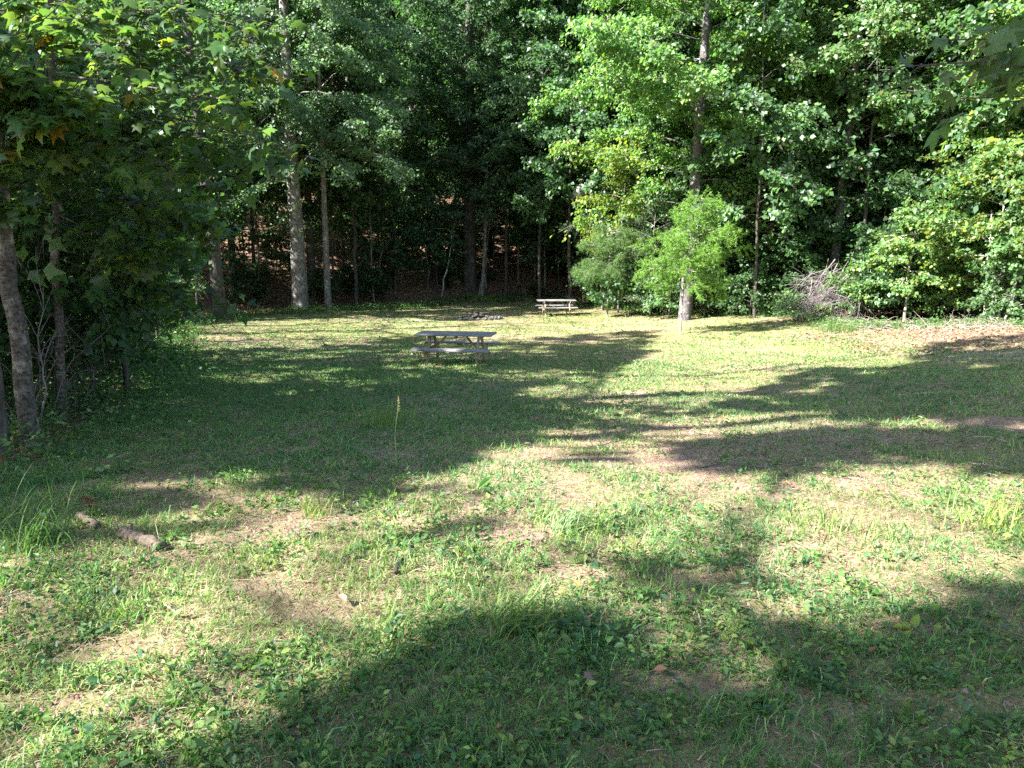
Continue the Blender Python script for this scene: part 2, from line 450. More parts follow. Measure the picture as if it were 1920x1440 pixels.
# ----------------------------------------------------------------------------
# scene-graph helpers
# ----------------------------------------------------------------------------
def tag(o, label=None, cat=None, group=None, kind=None):
    if label: o['label'] = label
    if cat: o['category'] = cat
    if group: o['group'] = group
    if kind: o['kind'] = kind
    return o
def empty(name, loc, rz=0.0):
    o = bpy.data.objects.new(name, None); COL.objects.link(o)
    o.location = loc; o.rotation_euler = (0, 0, rz); o.empty_display_size = 0.2
    return o
def part(name, me, parent=None):
    o = bpy.data.objects.new(name, me); COL.objects.link(o)
    if parent is not None: o.parent = parent
    return o
def copy_tree(root, loc, rz=0.0, sc=1.0):
    r = root.copy(); COL.objects.link(r); r.location = loc; r.rotation_euler = (0, 0, rz); r.scale = (sc, sc, sc)
    for ch in root.children:
        c = ch.copy(); COL.objects.link(c); c.parent = r
        for g in ch.children:
            d = g.copy(); COL.objects.link(d); d.parent = c
    return r

# ----------------------------------------------------------------------------
# GROUND
# ----------------------------------------------------------------------------
def build_ground():
    def axis(lo, hi, n, c, k):
        a, b = math.asinh((lo - c) / k), math.asinh((hi - c) / k)
        return c + k * np.sinh(np.linspace(a, b, n))
    xs = axis(-110, 110, 210, 0.0, 5.0)
    ys = axis(-60, 190, 280, 5.0, 6.0)
    X, Y = np.meshgrid(xs, ys)
    Z = ground_z(X, Y)
    nx, ny = len(xs), len(ys)
    V = np.stack([X, Y, Z], -1).reshape(-1, 3)
    i = np.arange(ny - 1)[:, None] * nx; j = np.arange(nx - 1)[None, :]
    A, B, C, D = i + j, i + j + 1, i + nx + j + 1, i + nx + j
    T = np.concatenate([np.stack([A, B, C], -1).reshape(-1, 3), np.stack([A, C, D], -1).reshape(-1, 3)])
    x, y = V[:, 0], V[:, 1]
    u, v, z = proj(V)
    wx, wy = x + 1.2 * (fbm(x * .7, y * .7, 21) - .5), y + 1.2 * (fbm(x * .7, y * .7, 22) - .5)
    lawn = inpoly(wx, wy, LAWN)
    green = np.where(lawn, np.clip(0.42 + 1.5 * (fbm(x * 0.6, y * 0.6, 31) - 0.5) + 0.25 * smooth(6, 20, y), 0, 0.85), 0.0)
    green = np.where(lawn, np.clip(green + .0, 0, .85), 0)
    litter = np.where(lawn, 0.0, 1.0)
    bank = smooth(9.5, 12.0, wx) * smooth(15.5, 18.5, wy)
    litter = np.maximum(litter, 0.55 * bank); green = green * (1 - 0.85 * bank)
    gravel = smooth(8.8, 10.5, wx + 0.2 * (wy - 16)) * smooth(14.6, 15.5, wy) * (1 - smooth(17.4, 18.4, wy)) * (0.15 + 0.5 * smooth(.4, .62, fbm(x * 1.5, y * 1.5, 8)))
    litter = litter * (1 - gravel)
    G = Geo()
    G.add(V, T, np.stack([litter, green, gravel], -1))
    o = part('ground', G.mesh('ground', ground_material(), True))
    o['kind'] = 'structure'
build_ground()

# ----------------------------------------------------------------------------
# TREES
# ----------------------------------------------------------------------------
GREEN = [(0.042, 0.092, 0.024), (0.055, 0.112, 0.030), (0.036, 0.082, 0.032)]
BRIGHT = [(0.102, 0.188, 0.064), (0.125, 0.208, 0.070), (0.084, 0.162, 0.062)]
YELLOW = [(0.17, 0.19, 0.025), (0.13, 0.17, 0.028), (0.10, 0.15, 0.03)]
BLUISH = [(0.062, 0.122, 0.060), (0.080, 0.140, 0.068), (0.052, 0.105, 0.050)]
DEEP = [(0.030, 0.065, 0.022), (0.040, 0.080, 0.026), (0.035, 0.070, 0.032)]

def bez(p0, p1, sag, n, rng, jit):
    c = (np.asarray(p0) + np.asarray(p1)) / 2 + np.array([0, 0, sag]) + rng.normal(size=3) * jit
    t = np.linspace(0, 1, n)[:, None]
    return (1 - t) ** 2 * p0 + 2 * t * (1 - t) * c + t * t * p1

def sprays(rng, GB, limbs, dens, slen, droop=0.15, t0=0.25, sub_r=0.007, flat=0.5, seg=1):
    """side twigs on every limb; returns the twig segments leaves can sit on"""
    S, E = [], []
    for path, r0 in limbs:
        Ls = np.linalg.norm(np.diff(path, axis=0), axis=1).sum()
        n = max(3, int(Ls * dens))
        m = len(path) - 1
        for k in range(n):
            t = t0 + (1 - t0) * (k + rng.random()) / n
            f = t * m; i = min(int(f), m - 1)
            p = path[i] + (path[i + 1] - path[i]) * (f - i)
            d = unit(path[i + 1] - path[i])
            side = np.cross(d, [0, 0, 1.0]); side = unit(side) if np.linalg.norm(side) > .05 else np.array([1.0, 0, 0])
            s = 1 if k % 2 else -1
            a = rng.uniform(0.45, 1.15)
            dr = d * math.cos(a) + side * s * math.sin(a) + np.array([0, 0, rng.normal() * flat])
            ln = slen * (1.15 - 0.6 * t) * rng.uniform(0.6, 1.3)
            e = p + unit(dr) * ln - np.array([0, 0, droop * ln])
            S.append(p); E.append(e)
            if seg == 1:
                tube(GB, [p, e], [sub_r * (1 + ln), sub_r * .3], 3)
            else:
                tube(GB, [p, (p + e) / 2 + np.array([0, 0, 0.06 * ln]), e], [sub_r * (1 + ln), sub_r * .7, sub_r * .3], 3)
        S.append(path[-2]); E.append(path[-1])
    return np.array(S), np.array(E)

def leaves_on(rng, S, E, n, size, sig, up=0.5, out=0.4, rnd=0.75, droop=0.45, axis=None):
    ln = np.linalg.norm(E - S, axis=1)
    i = rng.choice(len(S), n, p=ln / ln.sum())
    t = rng.uniform(0.1, 1.05, n)[:, None]
    P = S[i] + (E[i] - S[i]) * t + rng.normal(size=(n, 3)) * np.array([sig, sig, sig * 0.6])
    d = unit(E[i] - S[i])
    outd = d.copy()
    if axis is not None:
        o2 = P - axis; o2[:, 2] = 0; outd = unit(o2)
    nrm = up * np.array([0, 0, 1.0]) + out * outd + 0.45 * SUN + rnd * rng.normal(size=(n, 3))
    dirn = d + 0.8 * rng.normal(size=(n, 3)) + np.array([0, 0, -droop])
    sz = size * rng.uniform(0.45, 1.3, n)
    return P, nrm, dirn, sz

def trunk_path(rng, Ht, lean=(0, 0), wob=0.1, n=11, curve=(0, 0)):
    z = np.linspace(0, Ht, n)
    t = z / Ht
    x = lean[0] * Ht * t + curve[0] * t * t + np.cumsum(rng.normal(size=n)) * wob * 0.25
    y = lean[1] * Ht * t + curve[1] * t * t + np.cumsum(rng.normal(size=n)) * wob * 0.25
    x -= x[0]; y -= y[0]
    return np.stack([x, y, z], -1)

def along(path, z):
    return np.array([np.interp(z, path[:, 2], path[:, k]) for k in range(3)])

def tree_geo(seed, Ht, r0, h0, prof, nl, nleaf, lsize, tmpl, cols, lean=(0, 0), wob=0.12, rise=0.35, sag=0.25, dens=3.0, slen=1.0,
             sig=0.14, base=None, cull=False, asym=None, w=None, trunk_k=8, sunk=0.25, droop=0.15, ltop=1.0, colf=None, up=0.5, curve=(0, 0), limb_r=0.32, open_=None):
    """one tree in its own coordinates, foot at the origin"""
    rng = np.random.default_rng(seed)
    GT, GB, GL = Geo(), Geo(), Geo()
    tp = trunk_path(rng, Ht, lean, wob, curve=curve)
    tt = tp[:, 2] / Ht
    rad = r0 * (1 - tt) ** 0.8 * 0.92 + r0 * 0.08
    p0 = tp.copy(); p0[0, 2] -= sunk
    q = np.concatenate([p0[:1], p0[:1] + (p0[1:2] - p0[:1]) * 0.16, p0[1:]])
    rr = np.concatenate([[rad[0] * 1.35], [rad[0] * 1.02], rad[1:]])
    tube(GT, q, rr, trunk_k)
    limbs = []
    az0 = rng.random() * 6.28
    for i in range(nl):
        t = (i + rng.random() * 0.8) / nl
        z = h0 + (Ht * 0.985 - h0) * t * ltop
        p = along(tp, z)
        az = az0 + i * 2.399 + rng.normal() * 0.3
        L = prof(t) * rng.uniform(0.7, 1.15)
        if asym is not None:
            L *= 1 + asym[0] * math.cos(az - asym[1])
        if open_ is not None and open_[0] < z < open_[1] and math.cos(az + math.pi / 2) > 0.45: continue
        if L < 0.15: continue
        e = p + np.array([math.cos(az) * L, math.sin(az) * L, rise * L * rng.uniform(0.2, 1.5) + L * 0.22 * rng.normal()])
        path = bez(p, e, sag * L * 0.5, 6, rng, 0.06 * L)
        rl = min(r0 * limb_r, 0.012 + 0.012 * L) * (1 - 0.5 * t)
        tube(GB, path, np.linspace(rl, 0.006, 6), 5)
        limbs.append((path, rl))
    S, E = sprays(rng, GB, limbs, dens, slen, droop)
    P, nrm, dirn, sz = leaves_on(rng, S, E, nleaf, lsize, sig, axis=along(tp, h0), up=up)
    col = pick_col(rng, len(P), cols, w=w)
    if open_ is not None:      # no leaves hang before the bare lower bole
        q = np.stack([np.interp(P[:, 2], tp[:, 2], tp[:, a]) for a in (0, 1)], -1)
        k = ~((P[:, 2] > open_[0]) & (P[:, 2] < open_[1]) & (np.abs(P[:, 0] - q[:, 0]) < .45) & (P[:, 1] < q[:, 1]) & (rng.random(len(P)) < .85))
        P, nrm, dirn, sz, col = P[k], nrm[k], dirn[k], sz[k], col[k]
    if colf is not None:
        col = colf(rng, P, col)
    if cull and base is not None:
        k = keep_sun(rng, P + np.asarray(base))
        P, nrm, dirn, sz, col = P[k], nrm[k], dirn[k], sz[k], col[k]
    add_leaves(GL, tmpl, P, nrm, dirn, sz, col)
    return GT, GB, GL

def tree(name, base, label, cat='tree', group=None, bark=None, leaf=None, rz=0.0, **kw):
    root = empty(name, tuple(base), rz)
    GT, GB, GL = tree_geo(base=base, **kw)
    part('trunk', GT.mesh('trunk', bark or M_BARK_GREY, True), root)
    if GB.v: part('branches', GB.mesh('branches', bark or M_BARK_GREY, True), root)
    if GL.v: part('crown', GL.mesh('crown', leaf or M_LEAF), root)
    return tag(root, label, cat, group)

def round_prof(R, low=0.55):
    return lambda t: R * (low + (1 - low) * math.sin(math.pi * min(1, t * 0.9 + 0.12)) ** 0.8) * (1 - 0.75 * max(0, t - 0.6) / 0.4)

# ---- key trees along the far edge of the clearing ----------------------------
kt = dict(trunk_k=10)
b = at(1283, 600)
def yellow_left(rng, P, col):
    m = (P[:, 0] < -1.6) & (P[:, 2] < 7.5) & (rng.random(len(P)) < 0.55)
    col = col.copy(); col[m] = pick_col(rng, m.sum(), YELLOW, 0.15); return col
tree('broadleaf_tree', b, 'tall pale trunked broadleaf tree in full sun behind the feathery conifer', bark=M_BARK_MOT,
     seed=11, cull=True, Ht=20.0, r0=0.27, h0=4.6, prof=round_prof(4.8, 0.8), nl=70, nleaf=54000, lsize=0.165, tmpl=BROAD, cols=BRIGHT + [(0.12, .17, .03)],
     lean=(0.030, 0.0), wob=0.10, rise=0.15, dens=3.6, slen=1.15, sig=0.15, asym=(0.30, math.pi), colf=yellow_left, limb_r=0.13, open_=(3.5, 6.6), **kt)
b = at(1296, 592) + np.array([0.0, 2.6, 0]); b[2] = ground_z(b[0], b[1])
tree('slender_tree', b, 'slender tree standing just right behind the tall sunlit tree', bark=M_BARK_MOT,
     seed=12, Ht=17.0, r0=0.14, h0=5.5, prof=round_prof(2.9, 0.7), nl=40, nleaf=16000, lsize=0.17, tmpl=BROAD, cols=BRIGHT + GREEN, limb_r=0.2,
     lean=(0.045, 0.0), wob=0.1, asym=(0.3, 0.3))
b = at(1572, 590) + np.array([0.1, 0.9, 0]); b[2] = ground_z(b[0], b[1])
tree('oak_tree', b, 'grey trunked tree lit by sun patches above the brush pile', bark=M_BARK_MOT,
     seed=13, cull=True, Ht=19.0, r0=0.21, h0=6.0, prof=round_prof(4.4, 0.8), nl=60, nleaf=36000, lsize=0.165, tmpl=BROAD, cols=BRIGHT + [(0.10, .12, .035)], limb_r=0.14,
     lean=(0.022, 0.0), wob=0.12, asym=(0.2, 1.0), open_=(4.5, 6.4), **kt)
b = at(565, 583)
tree('thick_tree', b, 'thickest grey trunk at the far left edge of the lawn', bark=M_BARK_GREY,
     seed=14, Ht=22.0, r0=0.40, h0=6.0, prof=round_prof(5.2, 0.75), nl=56, nleaf=28000, lsize=0.17, tmpl=BROAD, cols=BLUISH + [(0.12, 0.18, 0.10), (0.10, .16, .085)], limb_r=0.1,  # palest leaf tones stand in for sky gloss on the crown
     lean=(-0.004, 0.0), wob=0.06, asym=(0.15, 0.0), rise=0.1, droop=0.35, sag=0.5, trunk_k=12)
b = at(616, 581)
tree('straight_tree', b, 'slim straight grey trunk beside the thickest trunk', bark=M_BARK_GREY,
     seed=15, Ht=17.0, r0=0.175, h0=6.8, prof=round_prof(3.9, 0.85), nl=52, nleaf=30000, lsize=0.155, tmpl=BROAD, cols=[(0.15, 0.215, 0.125), (0.125, .195, .105), (0.10, .165, .09)], limb_r=0.2,  # pale leaf colours carry the sky sheen of the crown
     lean=(0.004, 0.0), wob=0.05, asym=(0.35, 0.1), rise=0.0, droop=0.5, sag=0.6, trunk_k=10)
b = at(549, 583)
tree('young_tree', b, 'thin bare stem touching the left of the thickest trunk', bark=M_BARK_DARK,
     seed=16, Ht=5.0, r0=0.07, h0=3.2, prof=round_prof(0.9), nl=8, nleaf=500, lsize=0.12, tmpl=BROAD, cols=GREEN, lean=(-0.015, 0))
b = at(415, 598)
tree('dark_tree', b, 'dark trunked tree between the thicket and the thickest trunk', bark=M_BARK_DARK,
     seed=17, Ht=18.0, r0=0.30, h0=5.2, prof=round_prof(4.4, 0.7), nl=46, nleaf=22000, lsize=0.17, tmpl=BROAD, cols=GREEN + DEEP, limb_r=0.13, lean=(-0.035, 0.0), cull=True, wob=0.15)
b = at(880, 556) + np.array([0, 1.5, 0]); b[2] = ground_z(b[0], b[1])
tree('tall_tree', b, 'broad dark trunk rising at the foot of the hill left of the sapling tangle', bark=M_BARK_DARK,
     seed=18, cull=True, Ht=24.0, r0=0.42, h0=6.5, prof=round_prof(5.0, 0.75), nl=56, limb_r=.1, nleaf=26000, lsize=0.18, tmpl=BROAD, cols=BLUISH + DEEP, lean=(0.002, 0), trunk_k=12)
b = at(903, 558)
tree('leaning_tree', b, 'thin crooked trunk leaning right beside the broad dark trunk', bark=M_BARK_GREY,
     seed=19, cull=True, Ht=15.0, r0=0.13, h0=5.4, prof=round_prof(3.2, 0.75), nl=40, limb_r=.25, nleaf=15000, lsize=0.16, tmpl=LOBED_3, cols=GREEN + BLUISH, lean=(0.045, 0.0), wob=0.25)
b = at(897, 556)
tree('leaning_sapling', b, 'leafless slanting stem at the foot of the crooked trunk', cat='sapling', bark=M_BARK_GREY,
     seed=20, Ht=5.5, r0=0.06, h0=3.5, prof=round_prof(0.8), nl=7, nleaf=250, lsize=0.12, tmpl=BROAD, cols=GREEN, lean=(0.16, 0.02), wob=0.1)
b = at(826, 556)
tree('bent_sapling', b, 'pale thin stem bending right at the back of the lawn', cat='sapling', bark=M_BARK_PALE,
     seed=21, Ht=5.0, r0=0.05, h0=3.6, prof=round_prof(0.9), nl=8, nleaf=400, lsize=0.12, tmpl=BROAD, cols=GREEN, lean=(0.22, 0.0), wob=0.2)
b = at(821, 554) + np.array([0, .4, 0]); b[2] = ground_z(b[0], b[1])
tree('understory_maple', b, 'drooping young maple with layered leaves left of the broad dark trunk', bark=M_BARK_DARK,
     seed=22, Ht=6.2, r0=0.06, h0=2.4, prof=round_prof(1.9, 0.8), nl=20, nleaf=3600, lsize=0.17, tmpl=LOBED_3, cols=BLUISH + GREEN, lean=(-0.05, 0), rise=-0.15, droop=0.35)
b = at(1100, 568) + np.array([0, 1.0, 0]); b[2] = ground_z(b[0], b[1])
tree('understory_maple', b, 'dark leafy sapling leaning over the far picnic table', bark=M_BARK_DARK,
     seed=23, cull=True, Ht=8.5, r0=0.08, h0=2.6, prof=round_prof(2.4, 0.8), nl=26, nleaf=5200, lsize=0.17, tmpl=LOBED_3, cols=GREEN + DEEP, lean=(-0.09, 0), rise=-0.05, droop=0.3)
b = at(1118, 572)
tree('twin_trunk_tree', b, 'dark twin trunks behind the pine sapling by the far table', bark=M_BARK_DARK,
     seed=24, cull=True, Ht=14.0, r0=0.24, h0=5.0, prof=round_prof(3.0, 0.7), nl=26, nleaf=7000, lsize=0.16, tmpl=BROAD, cols=GREEN, lean=(0.01, 0.05))
r_ = [o for o in bpy.data.objects if o.name == 'twin_trunk_tree'][0]
G2 = Geo(); rg = np.random.default_rng(5)
tp = trunk_path(rg, 9.0, (0.03, 0.06), 0.1); tp[0, 2] -= .3; tp += np.array([0.62, 0.15, 0]); tube(G2, tp, np.linspace(.20, .03, 11), 8)
part('trunk', G2.mesh('trunk', M_BARK_DARK, True), r_)
for k, (px, dd, ht, h0, R, cols, lab) in enumerate([
    (668, 42.5, 13, 5.2, 3.2, BLUISH + GREEN, 'slim dark tree with drooping boughs right of the straight grey trunk'),
    (742, 46.0, 15, 5.0, 3.4, GREEN + DEEP, 'dark bushy tree on the hill foot left of centre'),
    (806, 49.0, 17, 7.0, 3.6, DEEP + GREEN, 'dark tree standing up the slope behind the drooping young maple'),
    (948, 46.0, 14, 5.4, 3.2, BLUISH + DEEP, 'dusky tree filling the shade right of the crooked trunk'),
    (1012, 43.5, 14, 5.0, 3.3, GREEN + BLUISH, 'dense tree hanging over the slope behind the far table'),
    (1068, 41.0, 12, 4.4, 2.9, GREEN + BLUISH, 'dense dark tree left of the grey broken trunk'),
    (1415, 31.0, 13, 3.2, 2.8, BRIGHT + BLUISH, 'leafy tree lit in patches right of the tall sunlit tree'),
    (1478, 33.5, 12, 3.4, 2.5, BRIGHT + [(0.14, 0.14, 0.06)], 'olive tinged tree between the tall sunlit tree and the sun patched trunk'),
    (1530, 36.0, 15, 4.5, 3.0, BLUISH + GREEN, 'dusky leafy tree behind the sun patched grey trunk'),
    (1655, 34.0, 13, 4.2, 2.8, BRIGHT + BLUISH, 'leafy tree rising behind the tall spreading bright shrub'),
    (1740, 33.5, 14, 5.5, 3.2, BLUISH + GREEN, 'shaded tree above the wide bright shrub'),
    (1840, 28.0, 13, 4.5, 2.9, BRIGHT + BLUISH, 'leafy tree behind the multi stemmed pale tree'),
    (1930, 26.0, 12, 4.0, 2.8, BRIGHT + YELLOW, 'yellow flecked tree at the upper right frame edge'),
    (480, 41.0, 14, 5.0, 3.3, GREEN + BLUISH, 'tree filling the gap between the dark trunk and thickest trunk')]):
    x = (px - 960) / F * dd
    b = np.array([x, dd, float(ground_z(x, dd))])
    tree('hillside_tree', b, lab, seed=140 + k, Ht=ht, r0=0.11 if px < 1100 else .07, h0=h0, prof=round_prof(R, 0.85), nl=38, nleaf=9500, lsize=0.205, tmpl=BROAD, cols=cols,
         bark=M_BARK_DARK, cull=True, lean=(0.01 * ((k % 3) - 1), 0), wob=0.18, rise=0.0, droop=0.35, sag=0.4, limb_r=.25, slen=1.1)
# yellowing sapling and vine-grown thicket under the tall sunlit tree
b = at(1165, 590) + np.array([0, 1.2, 0]); b[2] = ground_z(b[0], b[1])
tree('yellowing_sapling', b, 'yellow green sapling at the left edge of the sunlit trees', bark=M_BARK_GREY,
     seed=25, Ht=7.6, r0=0.06, h0=2.6, prof=round_prof(1.35, 0.9), nl=22, nleaf=4200, lsize=0.17, tmpl=LOBED_3, cols=YELLOW, lean=(0.03, 0), asym=(0.2, math.pi))
for (px, py, dy, ht, R, n, lab, cols, sd) in [
    (1225, 597, 0.9, 5.6, 1.6, 10000, 'grey green bush of small leaves between pine sapling and pale trunk', BLUISH + [(0.12, 0.13, 0.06)], 31),
    (1190, 592, 0.2, 2.2, 0.8, 2200, 'low ragged bush at the foot of the pine sapling', BRIGHT + [(0.14, 0.12, 0.05)], 32),
    (1375, 592, 1.6, 5.6, 1.6, 7000, 'broad leaved bush at the right of the feathery conifer', BRIGHT, 33),
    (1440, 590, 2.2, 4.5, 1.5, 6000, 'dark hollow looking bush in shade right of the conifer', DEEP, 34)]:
    b = at(px, py) + np.array([0, dy, 0]); b[2] = ground_z(b[0], b[1])
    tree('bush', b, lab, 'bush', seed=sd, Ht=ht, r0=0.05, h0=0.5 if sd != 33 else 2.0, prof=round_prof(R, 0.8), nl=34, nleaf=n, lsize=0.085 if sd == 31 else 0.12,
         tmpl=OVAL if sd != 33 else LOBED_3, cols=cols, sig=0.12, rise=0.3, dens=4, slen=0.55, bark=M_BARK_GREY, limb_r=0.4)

# ---- right-hand sunlit saplings and shrubs ---------------------------------------
RIGHT = [
 # px, py, dy, name, label, Ht, r, h0, R, nl, nleaf, lsize, tmpl, cols, bark, lean
 (1695, 604, 0.0, 'dogwood_sapling', 'sapling with chalk white lower trunk in front of the shrubs', 4.0, 0.055, 1.15, 1.6, 20, 3800, 0.125, BROAD, BRIGHT + YELLOW[1:], M_BARK_PALE, (0.03, 0)),
 (1757, 598, 0.4, 'slim_sapling', 'slim leaning sapling right of the chalk white trunk', 3.6, 0.04, 1.6, 1.5, 16, 2600, 0.125, BROAD, BRIGHT, M_BARK_GREY, (-0.07, 0)),
 (1866, 604, 0.2, 'multi_stem_tree', 'multi stemmed pale tree in the bright shrubs at right edge', 5.6, 0.06, 1.4, 2.3, 30, 7200, 0.125, BROAD, BRIGHT + YELLOW, M_BARK_PALE, (0.02, 0)),
 (1884, 606, 0.1, 'slanting_sapling', 'pale slanting stem beside the multi stemmed pale tree', 3.2, 0.045, 1.8, 1.2, 12, 1500, 0.12, BROAD, BRIGHT, M_BARK_PALE, (0.14, 0.0)),
 (1690, 592, 2.2, 'spreading_shrub', 'tall spreading bright shrub crowned behind the chalk white trunk', 6.4, 0.07, 1.6, 1.75, 28, 7600, 0.11, BROAD, BRIGHT + BLUISH, M_BARK_GREY, (0.01, 0)),
 (1800, 592, 2.0, 'spreading_shrub', 'wide bright shrub filling the gap between the slim and multi stemmed saplings', 5.6, 0.07, 1.3, 2.2, 28, 8000, 0.11, BROAD, BRIGHT + BLUISH, M_BARK_GREY, (0.0, 0)),
 (1905, 596, 1.6, 'spreading_shrub', 'tall yellow tinged shrub running out of the right frame edge', 7.2, 0.08, 1.6, 2.3, 30, 8600, 0.11, BROAD, BRIGHT + YELLOW, M_BARK_GREY, (0.02, 0)),
 (1990, 606, 0.6, 'spreading_shrub', 'leafy shrub mostly beyond the right frame edge', 5.8, 0.07, 0.8, 2.2, 26, 5200, 0.12, BROAD, BRIGHT + GREEN, M_BARK_GREY, (0.0, 0)),
 (1612, 604, 0.9, 'low_shrub', 'low bright leaved shrub growing through the brush pile', 1.9, 0.03, 0.5, 1.15, 16, 1700, 0.125, BROAD, YELLOW[1:] + BRIGHT, M_BARK_GREY, (0.0, 0)),
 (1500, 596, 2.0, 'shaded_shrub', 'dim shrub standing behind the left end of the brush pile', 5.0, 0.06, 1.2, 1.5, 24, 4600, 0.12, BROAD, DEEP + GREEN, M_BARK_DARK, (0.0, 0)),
 (1650, 602, 0.7, 'low_shrub', 'low leafy shrub left of the chalk white trunk', 2.3, 0.03, 0.35, 1.1, 18, 2000, 0.11, BROAD, BRIGHT + BLUISH, M_BARK_GREY, (0.0, 0)),
 (1728, 600, 1.2, 'low_shrub', 'low shrub in the gap between white and slim saplings', 2.4, 0.03, 0.4, 1.1, 18, 2000, 0.11, BROAD, BRIGHT, M_BARK_GREY, (0.0, 0)),
 (1790, 600, 0.9, 'low_shrub', 'low shrub right of the slim leaning sapling', 2.2, 0.03, 0.4, 1.1, 18, 2000, 0.11, BROAD, BRIGHT + GREEN, M_BARK_GREY, (0.0, 0)),
 (1838, 602, 1.0, 'low_shrub', 'low shrub just left of the multi stemmed tree', 2.6, 0.03, 0.5, 1.2, 18, 2200, 0.11, BROAD, BRIGHT + YELLOW[1:], M_BARK_GREY, (0.0, 0)),
 (1915, 606, 0.5, 'low_shrub', 'low shrub at the right frame edge beside the slanting sapling', 2.2, 0.03, 0.4, 1.1, 18, 2000, 0.11, BROAD, BRIGHT + GREEN, M_BARK_GREY, (0.0, 0)),
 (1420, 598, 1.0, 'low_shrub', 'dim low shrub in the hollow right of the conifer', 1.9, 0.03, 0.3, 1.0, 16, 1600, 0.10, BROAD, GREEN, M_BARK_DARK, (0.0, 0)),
 (1255, 598, 0.3, 'low_shrub', 'leafy low shrub between pine sapling and the blotched trunk', 2.6, 0.03, 0.4, 1.0, 18, 2400, 0.10, BROAD, BRIGHT + BLUISH, M_BARK_GREY, (0.0, 0)),
 (1475, 606, 0.3, 'seedling', 'small leafy seedling on the lawn edge left of the brush pile', 1.2, 0.012, 0.4, 0.35, 8, 160, 0.11, BROAD, BRIGHT, M_BARK_GREY, (0.05, 0)),
]
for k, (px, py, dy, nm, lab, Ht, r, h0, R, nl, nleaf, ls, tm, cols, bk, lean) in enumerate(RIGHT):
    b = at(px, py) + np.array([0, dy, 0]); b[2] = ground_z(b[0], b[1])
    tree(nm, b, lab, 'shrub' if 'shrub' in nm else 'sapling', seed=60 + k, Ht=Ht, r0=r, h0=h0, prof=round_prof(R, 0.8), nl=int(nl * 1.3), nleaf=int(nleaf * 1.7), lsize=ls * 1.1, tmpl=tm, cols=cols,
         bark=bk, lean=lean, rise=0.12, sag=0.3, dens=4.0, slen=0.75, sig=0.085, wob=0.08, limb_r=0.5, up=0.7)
# extra stems of the multi stemmed tree
r_ = [o for o in bpy.data.objects if o.name == 'multi_stem_tree'][0]
for k, (dx, ln) in enumerate([(-0.22, -0.05), (0.2, 0.06), (0.05, 0.10)]):
    rg = np.random.default_rng(90 + k); G2 = Geo()
    tp = trunk_path(rg, 3.6, (ln, 0.03), 0.08); tp[0, 2] -= .1; tp[:, 0] += dx
    tube(G2, tp, np.linspace(.045, .015, 11), 6); part('trunk', G2.mesh('trunk', M_BARK_PALE, True), r_)

# ---- feathery conifer and pine sapling ---------------------------------------------
def conifer(name, base, label, seed, stem, r0, zs, prof, nl, nn, nlen, nw, cols, droop, bark, feather=True):
    rng = np.random.default_rng(seed)
    root = empty(name, tuple(base))
    GT, GB, GL = Geo(), Geo(), Geo()
    stem = np.asarray(stem, float)
    zz = np.linspace(0, stem[-1, 2], 12)
    sp = np.stack([np.interp(zz, stem[:, 2], stem[:, k]) for k in range(3)], -1)
    q = sp.copy(); q[0, 2] -= 0.12
    tube(GT, q, np.linspace(r0, 0.012, 12), 7)
    limbs = []
    for i in range(nl):
        t = (i + rng.random()) / nl
        z = zs[0] + (zs[1] - zs[0]) * t
        p = along(sp, z); az = i * 2.399 + rng.normal() * .3
        L = prof(t) * (rng.uniform(.45, 1.1) + .45 * (rng.random() < .2))
        e = p + np.array([math.cos(az) * L, math.sin(az) * L, L * rng.uniform(-.25, .5) - droop * L])
        path = bez(p, e, 0.12 * L, 6, rng, .10 * L)
        tube(GB, path, np.linspace(.010, .003, 6), 4); limbs.append((path, .016))
    S, E = sprays(rng, GB, limbs, 6.5, 0.52, 0.22, t0=0.12, sub_r=0.003, flat=0.7)
    S2, E2 = [], []
    for s, e in zip(S, E):
        for k in range(4):
            t = rng.uniform(.15, 1); p = s + (e - s) * t
            d = unit(e - s) + rng.normal(size=3) * 0.6 + np.array([0, 0, -0.25])
            S2.append(p); E2.append(p + unit(d) * rng.uniform(.12, .3))
    S = np.concatenate([S, np.array(S2)]); E = np.concatenate([E, np.array(E2)])
    ln = np.linalg.norm(E - S, axis=1)
    i = rng.choice(len(S), nn, p=ln / ln.sum()); t = rng.uniform(0, 1, nn)[:, None]
    if not feather:
        t = 0.75 + 0.25 * t
    P = S[i] + (E[i] - S[i]) * t
    d = unit(E[i] - S[i])
    dirn = d * (0.8 if feather else 0.6) + rng.normal(size=(nn, 3)) * 0.62 + np.array([0, 0, -.15])
    V, T = NEEDLE
    V = V * np.array([nw, 1, 1])
    add_leaves(GL, (V, T), P, rng.normal(size=(nn, 3)) + np.array([0, -.3, .9]), dirn, nlen * rng.uniform(.6, 1.3, nn), pick_col(rng, nn, cols, 0.18))
    part('trunk', GT.mesh('trunk', bark, True), root); part('branches', GB.mesh('branches', bark, True), root); part('crown', GL.mesh('crown', M_NEEDLE), root)
    return tag(root, label, 'tree')
b = at(1275, 627)
conifer('feathery_conifer', b, 'bright feathery conifer with umbrella crown on a thin stem', 71,
        [(0, 0, 0), (0.05, 0.0, 1.6), (0.40, 0, 3.2), (0.55, 0, 4.7)], 0.035, (1.75, 4.6), lambda t: 1.68 * (1 - t) ** 0.7 * (0.8 + 0.3 * min(1, t * 5)) + 0.2,
        66, 76000, 0.095, 1.6, [(0.125, 0.230, 0.038), (0.155, 0.262, 0.048), (0.095, 0.185, 0.032)], 0.12, M_BARK_PALE)
b = at(1138, 594)
